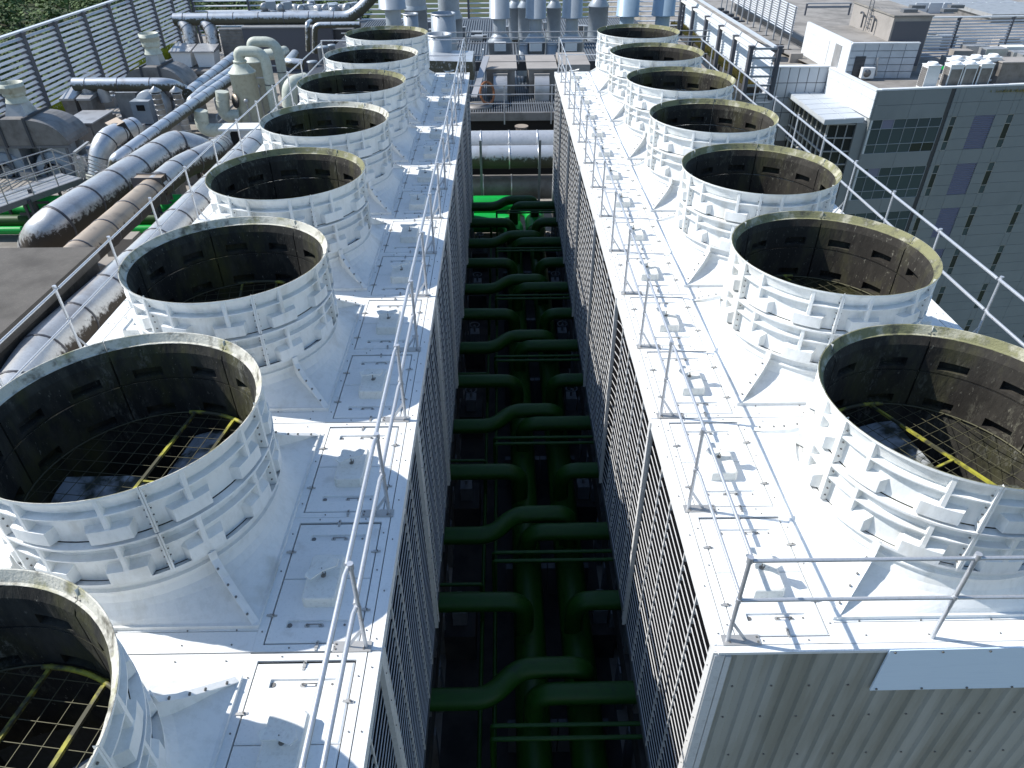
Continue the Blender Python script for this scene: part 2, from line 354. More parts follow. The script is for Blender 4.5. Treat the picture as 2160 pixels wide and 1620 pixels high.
def guard_meshes():
    z = .66
    f = MB(); N = 48
    for x in (-.12, .5):
        L_ = sqrt(1.45**2-x*x); f.beam((x, -L_, z+.02), (x, L_, z+.02), .04, .035)
    f.beam((-.18, -L_*.55, z+.02), (.56, -L_*.55, z+.02), .03, .03); f.beam((-.12, .0, z+.02), (.5, .0, z+.02), .03, .02)
    f.tube([(r_*cos(radians(a)), r_*sin(radians(a)), z+.03) for r_ in (1.42,) for a in range(62, 100, 4)], .03, 5)
    w = MB(); w.tube([(1.46*cos(2*pi*i/N), 1.46*sin(2*pi*i/N), z) for i in range(N+1)], .011, 5, cap=False)
    x = -1.35
    while x < 1.4:
        L_ = sqrt(1.46**2-x*x); w.beam((x, -L_, z), (x, L_, z), .006, .006); w.beam((-L_, x, z+.01), (L_, x, z+.01), .006, .006); x += .205
    return f.mesh('guard_frame', 'yellow'), w.mesh('guard_wire_grid', 'wire')
def blade_mesh():
    mb = MB()
    mb.grid([i/6 for i in range(7)], [0, .5, 1], lambda r, c: Vector((.28+r*1.15, (c-.5)*(.62-.12*r), .3+(.5-c)*(.34-.2*r)*1.0+(.03 if c == .5 else 0))), smooth=True)
    mb.grid([i/6 for i in range(7)], [0, .5, 1], lambda r, c: Vector((.28+r*1.15, (c-.5)*(.62-.12*r), .27+(.5-c)*(.34-.2*r)*1.0+(.03 if c == .5 else 0))), flip=True, smooth=True)
    return mb.mesh('fan_blade', 'blade')
def hub_mesh():
    mb = MB(); mb.lathe([(0, .36), (.16, .36), (.32, .32), (.33, .2), (0, .18)], n=20); mb.tube([(0, 0, .2), (0, 0, -1.2)], .09, 8)
    mb.box(-1.5, 1.5, -.11, .11, -.55, -.35)
    return mb.mesh('fan_hub', 'steeld')
def deck_mesh():
    mb = MB(); d = 2.0; q = 1.69
    def slab(x0, x1, y0, y1, z=0): mb.box(x0, x1, y0, y1, z-.03, z)
    mb.mi = 1; mb.box(-HW+.1, -q-.0, -d+.01, d-.01, -.10, -.034); mb.box(q, HW-.1, -d+.01, d-.01, -.10, -.034)
    mb.box(-q, q, -d+.01, -q+.03, -.10, -.034); mb.box(-q, q, q-.03, d-.01, -.10, -.034)
    mb.mi = 0
    slab(-q+.0, q, -d+.008, -q-.04); slab(-q, q, q+.04, d-.008)
    slab(-q, q, -q-.03, -q+.12); slab(-q, q, q-.12, q+.03); slab(-q, -q+.12, -q+.12, q-.12); slab(q-.12, q, -q+.12, q-.12)
    for s in (-1, 1):
        a, b = sorted((s*HW, s*(HW-.115))); slab(a, b, -d+.008, d-.008)
        # turned-down edge lip
        a, b = sorted((s*HW, s*(HW+.025))); mb.box(a, b, -d+.012, d-.012, -.16, .004)
    mb.mi = 2
    for s in (-1, 1):
        for y in (-1.85, -1.2, -.4, .3, 1.1, 1.8):
            mb.tube([(s*(HW-.05), y, 0), (s*(HW-.05), y, .012)], .009, 6)
    for x in (-1.4, -.7, 0.1, .9, 1.45):
        for y in (-1.9, -1.715, 1.9, 1.715): mb.tube([(x, y, 0), (x, y, .012)], .009, 6)
    return mb.mesh('deck_panel', ['deck', 'gap', 'bolt'])
def hatch_frame_mesh():
    # local: x from 0 (inner) to 1.33, y 0..1.93
    mb = MB(); w, l = 1.265, 1.984
    i0, i1, j0, j1 = .10, w-.10, .085, l-.085
    mb.box(0, w, 0, j0, -.03, .004); mb.box(0, w, j1, l, -.03, .004); mb.box(0, i0, j0, j1, -.03, .004); mb.box(i1, w, j0, j1, -.03, .004)
    mb.mi = 1
    for x, y in ((.05, .25), (.05, 1.1), (.05, 1.7), (w-.05, .25), (w-.05, 1.1), (w-.05, 1.7), (.4, .04), (.9, .04), (.35, l-.04), (.95, l-.04)):
        mb.tube([(x, y, 0), (x, y, .016)], .009, 6)
    return mb.mesh('hatch_frame', ['deck', 'bolt'])
def lid_mesh(flip):
    mb = MB(); x0, x1, y0, y1 = .114, 1.151, 0, .875
    gy = .24 if not flip else .64
    xs = lines([.13, .30, .305, .98, .985, x1-.02], x0, x1, .3); ys = lines([.015, gy-.05, gy-.045, gy+.045, gy+.05, y1-.015], y0, y1, .3)
    def z(x, y):
        if .3049 <= x <= .9801 and gy-.0451 <= y <= gy+.0451: return -.022
        return -.002 if x in (xs[0], xs[-1]) or y in (ys[0], ys[-1]) else .008
    mb.grid(xs, ys, lambda x, y: Vector((x, y, z(x, y))))
    mb.box(x0, x1, y0, y1, -.03, -.024)
    for (a, b, c, d) in ((x0, x1, y0, y0), (x0, x1, y1, y1)): mb.add([(a, c, -.03), (b, c, -.03), (b, c, -.002), (a, c, -.002)], [(0, 1, 2, 3)])
    for x in (x0, x1): mb.add([(x, y0, -.03), (x, y1, -.03), (x, y1, -.002), (x, y0, -.002)], [(0, 1, 2, 3)])
    mb.mi = 1; mb.tube([(.33, gy, -.021), (.33, gy, -.016)], .03, 8); mb.tube([(.95, gy, -.021), (.95, gy, -.016)], .014, 8)
    return mb.mesh('hatch_lid', ['deck', 'bolt'])
def handle_mesh():
    mb = MB(); mb.tube([(-.08, 0, .0), (-.08, 0, .03), (.08, 0, .03), (.08, 0, 0)], .007, 6)
    mb.mi = 1
    for x in (-.08, .08): mb.tube([(x, 0, 0), (x, 0, .006)], .03, 10)
    return mb.mesh('lid_handle', ['bolt', 'clip'])
def latch_mesh():
    mb = MB(); mb.beam((-.06, 0, .014), (.06, 0, .014), .026, .007); mb.beam((-.03, 0, .02), (.03, 0, .02), .036, .008)
    mb.mi = 1; mb.tube([(.02, 0, .02), (.02, 0, .04)], .009, 6)
    return mb.mesh('latch', ['clip', 'bolt'])
def cover_box_mesh():
    mb = MB(); w, l, h, t = .2, .335, .15, .018
    def ring(k, z): return [Vector((sx*(w-k)-(sx*c if ax == 0 else 0), sy*(l-k)-(sy*c if ax == 1 else 0), z)) for sx, sy, o_ in ((1, 1, 1), (-1, 1, 0), (-1, -1, 1), (1, -1, 0)) for c in (.035,) for ax in ((1, 0) if o_ else (0, 1))]
    A, B, C_ = ring(0, 0), ring(.006, h-.012), ring(.02, h)
    n = 8; mb.add(A+B+C_, [(i, (i+1) % n, n+(i+1) % n, n+i) for i in range(n)]+[(n+i, n+(i+1) % n, 2*n+(i+1) % n, 2*n+i) for i in range(n)]+[tuple(range(2*n, 3*n))])
    return mb.mesh('valve_cover', 'cream')
def valve_mesh():
    mb = MB(); h = .15
    mb.mi = 1; mb.lathe([(.03, h), (.03, h+.01), (.02, h+.012), (.010, h+.012)], n=12); mb.tube([(0, 0, h), (0, 0, h+.14)], .008, 6)
    mb.tube([(.03, .02, h), (.03, .02, h+.04)], .006, 5); mb.mi = 0
    for s, tz in ((1, .02), (-1, -.03)):
        mb.prism([(0, -.04, h+.12), (s*.16, -.075, h+.13+tz), (s*.21, -.02, h+.16+tz), (s*.15, .065, h+.14+tz), (0, .04, h+.12)], (0, 0, .014))
    return mb.mesh('wing_handle', ['cream', 'bolt'])
NS = 27; SD = 5.1/NS
def slat_mesh(warp=0):
    mb = MB(); ys = [-1.97+i*3.94/16 for i in range(17)]
    def bend(y): return 0 if not warp else -warp*.16*max(0, (y-.0)/2)**1.5*(1+.6*sin(y*4))
    mb.mi = 1; mb.grid(ys, [0, 1], lambda y, k: Vector((-.01-k*.16, y, bend(y)-k*.13)), flip=True)
    mb.mi = 0; mb.grid(ys, [0, 1, 2], lambda y, k: Vector((.006 if k < 2 else -.005, y, bend(y)+(-.004 if k == 0 else .006))), flip=True)
    mb.grid(ys, [0, 1], lambda y, k: Vector((.006-k*.011, y, bend(y)-.004)))
    return mb.mesh('louvre_slat', ['slat', 'slatb'])
def mullion_mesh():
    mb = MB(); mb.box(.007, .020, -.014, .014, -5.12, -.16)
    for k in range(NS): # saw-tooth gussets that carry the slats
        z = -.12-k*SD; mb.prism([(.006, -.006, z), (-.17, -.006, z-.13), (.006, -.006, z-.13)], (0, .012, 0))
    return mb.mesh('louvre_mullion', 'slat')
def body_meshes():
    mb = MB()
    for s in (-1, 1):
        a, b = sorted((s*(HW-.3), s*1.9)); mb.box(a, b, -1.98, 1.98, -5.0, -.16)
    fill = mb.mesh('fill_pack', 'fill')
    mb = MB(); mb.box(-HW+.05, HW-.05, -2, 2, -6.6, -6.0); mb.mi = 0
    basin = mb.mesh('cold_water_basin', 'concw')
    mb = MB()
    for s in (-1, 1):
        mb.box(min(s*(HW-.02), s*(HW-.16)), max(s*(HW-.02), s*(HW-.16)), -1.999, 1.999, -5.3, -5.12)
        mb.box(-HW+.3, HW-.3, -.08, .08, -5.3, -5.14) if s > 0 else None
        for y in (-1.9, -.65, .65, 1.9):
            mb.beam((s*(HW-.1), y, -5.3), (s*(HW-.1), y, -6.0), .09, .09); mb.beam((s*(HW-.1), y, -8), (s*(HW-.1), y, -6.6), .16, .16)
        mb.beam((s*(HW-.1), -1.9, -5.3), (s*(HW-.1), -.65, -6.0), .04, .06); mb.beam((s*(HW-.1), 1.9, -5.3), (s*(HW-.1), .65, -6.0), .04, .06)
    fr = mb.mesh('support_frame', 'steel')
    mb = MB()
    mb.box(-HW+.35, HW-.35, 1.985, 1.997, -5, -.1)
    part = mb.mesh('partition_wall', 'slatb')
    return fill, basin, fr, part
def trim_mesh():
    mb = MB(); mb.box(-.03, .035, -.085, .055, -5.12, -.02); mb.box(.0, .05, .055, .075, -5.12, -.03)
    mb.mi = 1
    for k in range(9): z = -.4-k*.55; mb.tube([(.035, -.02, z), (.043, -.02, z)], .008, 6)
    return mb.mesh('corner_trim', ['slat', 'gap', 'bolt'][:2])
def tag_plate():
    mb = MB(); mb.box(-.36, .06, -.065, .065, .006, .016); mb.mi = 1
    for x, y in ((-.33, .03), (-.33, -.03), (-.02, .03), (-.02, -.03)): mb.tube([(x, y, .016), (x, y, .026)], .012, 6)
    return mb.mesh('foot_plate', ['clip', 'bolt'])
MESH = dict(
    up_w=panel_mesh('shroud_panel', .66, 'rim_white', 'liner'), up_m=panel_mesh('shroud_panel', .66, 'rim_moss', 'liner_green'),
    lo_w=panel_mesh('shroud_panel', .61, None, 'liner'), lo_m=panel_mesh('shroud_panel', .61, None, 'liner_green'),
    flare=flare_mesh(), fin=fin_mesh(), blade=blade_mesh(), hub=hub_mesh(), deck=deck_mesh(), frame=hatch_frame_mesh(),
    lid0=lid_mesh(False), lid1=lid_mesh(True), handle=handle_mesh(), latch=latch_mesh(), box=cover_box_mesh(), valve=valve_mesh(),
    slat=slat_mesh(), slatw=slat_mesh(1), mull=mullion_mesh(), trim=trim_mesh(), plate=tag_plate())
MESH['gf'], MESH['gw'] = guard_meshes()
MESH['fill'], MESH['basin'], MESH['frame2'], MESH['part'] = body_meshes()
def make_cell(name_lab, cx, cy, rot, mossy, side, k):
    R = random.Random(k*31+(5 if side > 0 else 0))
    t = thing('cooling_tower_cell', name_lab, 'cooling tower', (cx, cy, 0), 0, 'white fan cells of the two cooling tower rows')
    put(MESH['deck'], 'deck_panel', t)
    put(MESH['flare'], 'shroud_base', t)
    for i in range(4): put(MESH['fin'], 'corner_fin', t, rz=i*pi/2)
    for i in range(6):
        a = rot+radians(30+60*i)
        put(MESH['up_m' if mossy else 'up_w'], 'shroud_panel', t, (0, 0, 1.247), a)
        put(MESH['lo_m' if mossy else 'lo_w'], 'shroud_panel', t, (0, 0, .625), a+radians(.0))
    gr = radians(R.uniform(-14, 14)) if not (side < 0 and k <= 1) else radians(-8)
    if side > 0: gr = radians(28) + gr*.3
    gf = put(MESH['gf'], 'fan_guard', t, rz=gr); put(MESH['gw'], 'guard_wire_grid', gf)
    a0 = {(-1, 1): 82, (1, 1): 88, (-1, 0): 38}.get((side, k), R.uniform(0, 90))
    hb = put(MESH['hub'], 'fan_hub', t)
    for i in range(4): put(MESH['blade'], 'fan_blade', t, rz=radians(a0+i*90))
    put(MESH['fill'], 'fill_pack', t); put(MESH['basin'], 'water_basin', t); put(MESH['frame2'], 'support_frame', t); put(MESH['part'], 'partition_wall', t)
    for s in (-1, 1):
        for j in range(2):
            x0 = HW-.115-.012-1.265 if s > 0 else -HW+.115+.012
            y0 = -1.992+j*1.99
            h = put(MESH['frame'], 'hatch_frame', t, (x0, y0, 0))
            put(MESH['lid0'], 'hatch_lid', h, (0, .105, 0)); put(MESH['lid1'], 'hatch_lid', h, (0, .105+.884, 0))
            put(MESH['handle'], 'lid_handle', h, (.63+R.uniform(-.04, .1), .092+.24, -.012)); put(MESH['handle'], 'lid_handle', h, (.63+R.uniform(-.04, .1), .092+.884+.64, -.012))
            q = (.63+(-.03 if s < 0 else .0)+R.uniform(-.02, .02), .90+R.uniform(-.02, .03), .006)
            put(MESH['box'], 'valve_cover', h, q); put(MESH['valve'], 'wing_handle', h, q, R.uniform(-.5, .5) if (s*side < 0) else R.uniform(0, 3))
            if -s*side > 0:
                for lx, ly, lr in ((.105, .5, 0), (.105, 1.35, 0), (1.16, .55, 0), (1.16, 1.4, 0), (.7, .09, pi/2), (.62, 1.86, pi/2)):
                    put(MESH['latch'], 'latch', h, (lx, ly+R.uniform(-.05, .05), 0), lr+R.uniform(-.1, .1))
    # louvred side that faces the pipe trench
    s = -side
    sg = Vector((s, 1, 1))
    warp = (side > 0 and k == 2)
    for i in range(NS):
        o = put(MESH['slatw' if warp and i > 0 else 'slat'], 'louvre_slat', t, (s*(HW-.03), 0, -.12-i*SD), pi if s < 0 else 0)
        if warp and s < 0: o.rotation_euler.z = 0; o.scale.x = -1
    for i in range(1, 5): put(MESH['mull'], 'louvre_mullion', t, (s*(HW-.03), -2+.8*i+(.07 if i % 2 else -.05)*(k % 2), 0), pi if s < 0 else 0)
    put(MESH['trim'], 'corner_trim', t, (s*(HW-.0), -1.995, 0), pi if s < 0 else 0)
    return t
XFL, XFR = XL-HW+.0, XR+HW
for k in range(-1, 8):
    if k < 0: continue
    near = ('nearest, half out of frame' if k == 0 else f'{ORD[k]} complete rim from the camera')
    extra = {0: '', 1: '', 7: ', beside the silver ducts'}.get(k, '')
    make_cell(f'white fan cell of the left tower row, {near}', XFL, Y0+(k-.5)*P, 0, k in (3, 5) or k == 7, -1, k)
for k in range(1, 8):
    near = 'nearest the camera, above the corrugated end wall' if k == 1 else f'{ORD[k-1]} from the camera'
    make_cell(f'mossy-rimmed white fan cell of the right row, {near}', XFR, Y0+(k-.5)*P, radians(15), True, 1, k)
# end wall of the right row: corrugated sheets
def corr_sheet(w, n):
    mb = MB(); xs = []; p = w/n
    for i in range(n):
        xs += [(i*p, 0), (i*p+p*.30, 0), (i*p+p*.42, -.035), (i*p+p*.82, -.035), (i*p+p*.94, 0)]
    xs.append((w, 0))
    mb.add([(x, y, z) for z in (0, 8) for x, y in xs], [(i, i+1, i+1+len(xs), i+len(xs)) for i in range(len(xs)-1)])
    mb.add([(x, y+.012, z) for z in (0, 8) for x, y in xs], [(i+len(xs), i+1+len(xs), i+1, i) for i in range(len(xs)-1)])
    mb.mi = 1
    for z in (7.35, 6.7, 5.8, 4.6):
        for i in range(n):
            if (i+int(z*10)) % 2: mb.tube([(i*p+p*.62, -.035, z), (i*p+p*.62, -.047, z)], .014, 6)
    return mb.mesh('corrugated_sheet', ['corr', 'bolt'])
ew = thing('end_wall', 'grimy corrugated end wall closing the near end of the right tower row', 'wall', (XR+.13, Y0-.03, -8.03))
cs = corr_sheet(.90, 4)
for i in range(7): put(cs, 'corrugated_sheet', ew, (i*.88, -.006*(i % 2), 0))
mb = MB(); mb.box(-.13, 6.15, -.06, .03, 7.99, 8.03); mb.build('top_flashing', 'deck', ew)
mb = MB(); mb.box(-.16, -.05, -.05, .03, 0, 7.96); mb.box(-.05, -.035, -.02, .03, 0, 7.95); mb.box(-.035, .03, -.045, .03, 0, 7.93); mb.build('corner_trim', 'slat', ew)
bd = thing('cover_board', 'pale blue rectangular board bolted across the corrugated end wall', 'board', (0, 0, 0))
a = at(1877, 1370, y=Y0-.1); b = at(1838, 1454, y=Y0-.1)
mb = MB(); mb.prism([(a.x-.0, Y0-.115, a.z), (a.x+2.9, Y0-.115, a.z+.03), (a.x+2.9, Y0-.115, b.z+.02), (a.x-.0, Y0-.115, b.z)], (0, .02, 0)); mb.build('board_sheet', 'board', bd)
mb = MB()
for i in range(5):
    for z in (a.z-.03, b.z+.04): mb.tube([(a.x+.06+i*.52, Y0-.116, z), (a.x+.06+i*.52, Y0-.128, z)], .014, 6)
mb.build('bolts', 'bolt', bd, kind='stuff')
# the same on the left row (near end is out of frame) is left out; plain end walls at the far ends
for sx, xx in ((-1, XFL), (1, XFR)):
    mb = MB(); mb.box(xx-HW+.02, xx+HW-.02, Y0+28.0, Y0+28.05, -6.5, -.03)
    mb.build('end_wall', 'slat', label=('white far end wall of the left tower row' if sx < 0 else 'white far end wall of the right tower row'), cat='wall')
# outer side cladding of both rows
for sx, xx in ((-1, XFL-HW+.06), (1, XFR+HW-.06)):
    y0 = Y0-P if sx < 0 else Y0+.05
    mb = MB(); mb.box(xx-.02, xx+.02, y0, Y0+28-.01, -8, -.18)
    mb.build('tower_side_wall', 'slat', label=('white outer side wall of the left tower row' if sx < 0 else 'white outer side wall of the right tower row'), cat='wall')
# ---------------------------------------------------------------- guard rails on the tower decks
def rail_post_mesh(h=1.35, brace=True, sx=1):
    mb = MB(); mb.tube([(0, 0, 0), (0, 0, h)], .024, 8); mb.tube([(0, 0, h-.05), (0, 0, h+.03)], .034, 8)
    mb.tube([(0, 0, h*.52-.03), (0, 0, h*.52+.03)], .031, 8)
    if brace: mb.beam((0, 0, .33), (sx*.2, 0, .01), .012, .035)
    return mb.mesh('rail_post', 'galv')
def guard_rail(label, x, ys, side, h=1.35, fat=1, plates=True, end=None):
    t = thing('guard_rail', label, 'guard rail', (x, ys[0], 0))
    pm = rail_post_mesh(h, True, side); y00 = ys[0]
    off = .03
    for i, y in enumerate(ys):
        lean = random.uniform(-.012, .012)
        o = put(pm, 'rail_post', t, (0, y-y00, 0)); o.rotation_euler.y = lean
        if plates: put(MESH['plate'], 'foot_plate', t, (-.0 if side < 0 else .0, y-y00, 0), 0 if side < 0 else pi)
    for z, nm in ((h-.03, 'top_rail'), (h*.52, 'mid_rail')):
        for a, b in zip(ys[:-1], ys[1:]):
            jz = random.uniform(-.012, .012)
            mb = MB(); mb.tube([(off*side, a-y00+.03, z), (off*side*1.0, a-y00+.12, z+.004), (off*side, b-y00-.1, z+jz), (off*side*.5, b-y00, z)], .021*fat, 8)
            mb.build(nm, 'galv', t)
    return t
yl = [Y0-3.95+2*i for i in range(16)]
yl2 = [Y0+.06+2*i for i in range(14)]+[Y0+27.85]
guard_rail('galvanised guard rail along the trench edge of the left tower deck', XL-.15, [y for y in yl if y < Y0+27]+[Y0+27.85], -1, fat=1.3)
guard_rail('galvanised guard rail along the trench edge of the right tower deck', XR+.13, yl2, 1)
guard_rail('galvanised guard rail along the outer edge of the left tower deck, above the silver ducts', XFL-HW+.05, [Y0-3.9+2*i for i in range(15)]+[Y0+27.85], 1, 1.3, plates=False)
guard_rail('thick galvanised guard rail on the outer edge of the right tower deck', XFR+HW-.05, [Y0+.06+2*i for i in range(14)]+[Y0+27.85], -1, 1.3, 1.35, plates=False)
def cross_rail(label, y, xs, h=1.35):
    t = thing('guard_rail', label, 'guard rail', (xs[0], y, 0)); pm = rail_post_mesh(h, False)
    for x in xs[1:-1]: put(pm, 'rail_post', t, (x-xs[0], 0, 0))
    for z, nm in ((h-.03, 'top_rail'), (h*.52, 'mid_rail')):
        mb = MB(); mb.tube([(.03, 0, z), ((xs[-1]-xs[0])*.5, 0, z-.01), (xs[-1]-xs[0], 0, z)], .022, 8); mb.build(nm, 'galv', t)
cross_rail('galvanised guard rail across the near end of the right tower deck', Y0+.06, [XR+.13, XR+2.4, XR+4.4, XR+6.1])
cross_rail('galvanised guard rail across the far end of the left tower deck', Y0+27.88, [XL-.15, XL-2.2, XL-4.2, XL-6.1])
cross_rail('galvanised guard rail across the far end of the right tower deck', Y0+27.88, [XR+.13, XR+2.2, XR+4.2, XR+6.1])
# ---------------------------------------------------------------- pipe runs
def fillet(pts, r, n=6):
    pts = [Vector(p) for p in pts]; out = [pts[0]]
    for a, b, c in zip(pts[:-2], pts[1:-1], pts[2:]):
        u, w = (a-b), (c-b); rr = min(r, u.length*.49, w.length*.49)
        p0, p1 = b+u.normalized()*rr, b+w.normalized()*rr
        for i in range(n+1):
            t = i/n; out.append(p0*(1-t)**2+b*2*t*(1-t)+p1*t*t)
    out.append(pts[-1]); return out
PZ = -5.5
hdr = []
for x, lab in ((.42, 'large green header pipe on the left of the trench floor'), (1.45, 'large green header pipe on the right of the trench floor')):
    t = thing('header_pipe', lab, 'pipe', (x, Y0, -6.7))
    yb = 28.6 if x < 1 else 29.3
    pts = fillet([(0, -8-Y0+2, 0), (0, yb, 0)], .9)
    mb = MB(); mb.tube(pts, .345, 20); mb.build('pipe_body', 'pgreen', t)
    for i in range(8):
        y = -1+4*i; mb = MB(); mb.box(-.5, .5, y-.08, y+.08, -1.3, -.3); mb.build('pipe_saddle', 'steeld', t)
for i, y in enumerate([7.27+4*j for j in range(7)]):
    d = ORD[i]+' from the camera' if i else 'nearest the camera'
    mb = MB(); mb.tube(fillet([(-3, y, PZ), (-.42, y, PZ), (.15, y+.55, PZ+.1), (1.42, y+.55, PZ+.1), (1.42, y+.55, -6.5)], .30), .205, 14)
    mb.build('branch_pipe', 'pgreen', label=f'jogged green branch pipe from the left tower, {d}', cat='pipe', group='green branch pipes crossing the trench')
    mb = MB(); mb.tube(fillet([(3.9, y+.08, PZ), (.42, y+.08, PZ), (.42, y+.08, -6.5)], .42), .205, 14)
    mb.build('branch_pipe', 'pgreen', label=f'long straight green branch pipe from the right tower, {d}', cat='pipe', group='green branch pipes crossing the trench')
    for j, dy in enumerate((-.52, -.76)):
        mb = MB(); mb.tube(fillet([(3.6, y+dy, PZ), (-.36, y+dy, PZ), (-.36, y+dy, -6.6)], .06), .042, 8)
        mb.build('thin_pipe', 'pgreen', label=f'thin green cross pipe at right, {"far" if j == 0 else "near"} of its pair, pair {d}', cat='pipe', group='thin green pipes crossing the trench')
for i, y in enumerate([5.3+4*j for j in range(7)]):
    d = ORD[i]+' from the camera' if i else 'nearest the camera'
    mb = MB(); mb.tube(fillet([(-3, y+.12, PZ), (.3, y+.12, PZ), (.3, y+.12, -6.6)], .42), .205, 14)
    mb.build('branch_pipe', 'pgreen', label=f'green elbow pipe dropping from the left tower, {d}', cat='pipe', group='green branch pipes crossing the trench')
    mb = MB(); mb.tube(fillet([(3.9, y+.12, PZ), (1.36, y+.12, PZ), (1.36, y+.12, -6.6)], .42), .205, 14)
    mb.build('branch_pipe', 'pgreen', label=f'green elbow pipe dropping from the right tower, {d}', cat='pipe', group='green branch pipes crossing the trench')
    for dy in (.42, .66):
        mb = MB(); mb.tube(fillet([(-3, y+dy, PZ-.1), (-.62, y+dy, PZ-.1), (-.62, y+dy, -6.6)], .06), .042, 8)
        mb.build('thin_pipe', 'pgreen', label=f'short thin green pipe at left, {"near" if dy < .5 else "far"} of its pair, pair {d}', cat='pipe', group='thin green pipes crossing the trench')
for x, z, lab in ((-.62, -6.55, 'outer thin green pipe running lengthwise along the trench'), (-.34, -6.7, 'inner thin green pipe running lengthwise along the trench')):
    mb = MB(); mb.tube([(x, 0, z), (x, 31, z)], .045, 8); mb.build('thin_pipe', 'pgreen', label=lab, cat='pipe')
# pumps / plinths on the trench floor
for i in range(7):
    y = 6.2+4*i
    for sx, x in ((-1, -1.15), (1, 2.05)):
        t = thing('valve_station', f'valve on a dark plinth, {"left" if sx < 0 else "right"} trench side, {ORD[i]} from the camera', 'valve', (x, y, ROOF))
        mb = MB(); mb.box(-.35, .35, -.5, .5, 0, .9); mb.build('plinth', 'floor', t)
        mb = MB(); mb.box(-.16, .16, -.2, .2, .9, 1.35); mb.tube([(0, 0, 1.35), (0, 0, 1.6)], .04, 8); mb.lathe([(.18, 1.6), (.2, 1.62), (.18, 1.64), (.15, 1.62), (.18, 1.6)], n=14); mb.build('valve_body', 'steel', t)
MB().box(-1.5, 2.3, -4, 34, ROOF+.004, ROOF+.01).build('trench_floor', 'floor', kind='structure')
# big sunlit green pipes past the end of the trench
mb = MB(); pz = at(1030, 433, y=33.9).z
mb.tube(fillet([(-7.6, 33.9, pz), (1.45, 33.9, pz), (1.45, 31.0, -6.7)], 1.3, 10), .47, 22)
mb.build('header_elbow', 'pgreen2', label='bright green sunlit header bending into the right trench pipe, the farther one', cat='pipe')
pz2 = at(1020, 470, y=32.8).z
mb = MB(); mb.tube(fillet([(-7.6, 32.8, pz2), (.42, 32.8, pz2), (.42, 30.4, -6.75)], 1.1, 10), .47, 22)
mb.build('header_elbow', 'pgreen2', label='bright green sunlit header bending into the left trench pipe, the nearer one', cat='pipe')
mb = MB(); mb.tube([(1.45, 31.1, -6.7), (1.45, 30.6, -6.7), (1.45, 30.1, -6.7)], .4, 20, rs=[.47, .42, .35]); mb.tube([(.42, 30.5, -6.7), (.42, 30.0, -6.7), (.42, 29.6, -6.7)], .4, 20, rs=[.47, .42, .35])
mb.build('pipe_reducer', 'pgreen', label='dark green reducers joining bright elbows to the trench headers', cat='pipe fitting')
# ---------------------------------------------------------------- generic duct thing with bands
def ring_mesh(r, w, col):
    mb = MB(); mb.lathe([(r*.98, -w/2), (r*1.035, -w/2), (r*1.035, w/2), (r*.98, w/2)], n=22); return mb.mesh('flange_band', col)
def duct(label, pts, r, bend=.8, col='duct', step=1.6, band='band', name='air_duct', n=20, cat='duct', bandname='flange_band', w=.05, group=None):
    pts = [Vector(p) for p in pts]; o0 = pts[0].copy()
    t = thing(name, label, cat, o0, 0, group)
    path = fillet([p-o0 for p in pts], bend, 6)
    mb = MB(); mb.tube(path, r, n); mb.build('duct_body', col, t)
    if step:
        me = ring_mesh(r, w, band); acc = step*.4
        for a, b in zip(path[:-1], path[1:]):
            L_ = (b-a).length; d = (b-a).normalized() if L_ > 1e-6 else Vector((0, 0, 1))
            while acc < L_:
                o = put(me, bandname, t, a+d*acc); o.rotation_mode = 'QUATERNION'; o.rotation_quaternion = Vector((0, 0, 1)).rotation_difference(d)
                acc += step
            acc -= L_
    return t
def supports(label, pts, zb=ROOF, w=.14, spread=.9, top=0):
    t = thing('pipe_rack', label, 'support', (0, 0, 0))
    for p in pts:
        mb = MB()
        for s in (-1, 1): mb.beam((p[0]+s*spread, p[1], zb), (p[0]+s*spread, p[1], p[2]+top), w, w)
        mb.beam((p[0]-spread-.1, p[1], p[2]-.06+top), (p[0]+spread+.1, p[1], p[2]-.06+top), .16, .16)
        mb.build('support_bent', 'steeld', t)
# silver pipes past the trench end
for u0, v0, y, r, lab in ((1080, 299, 37.2, .56, 'upper pale insulated pipe crossing behind the trench end'), (1080, 331, 35.6, .56, 'middle pale insulated pipe crossing behind the trench end'), (1080, 394, 36.0, .62, 'lowest grey insulated pipe in shade behind the trench end')):
    q = at(u0, v0, y=y)
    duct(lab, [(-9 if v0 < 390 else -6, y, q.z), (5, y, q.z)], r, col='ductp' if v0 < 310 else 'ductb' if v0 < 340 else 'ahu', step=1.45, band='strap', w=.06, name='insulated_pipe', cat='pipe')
t = thing('pipe_rack', 'steel posts holding up the pale insulated pipes behind the trench', 'support', (0, 0, 0))
for u in (1015, 1138):
    q = at(u, 350, y=35.0); mb = MB(); mb.beam((q.x, 34.95, ROOF), (q.x, 34.95, -3.6), .12, .1); mb.build('rack_post', 'steel', t)
q = at(1100, 268, y=38.0); mb = MB(); mb.tube([(q.x, 38, q.z-1), (q.x, 38, q.z)], .3, 16); mb.tube([(q.x, 38, q.z), (q.x, 38, q.z+.06)], .36, 16)
mb.build('vent_stub', 'ducttan', label='short round vent stub poking up behind the upper pale pipe', cat='vent')
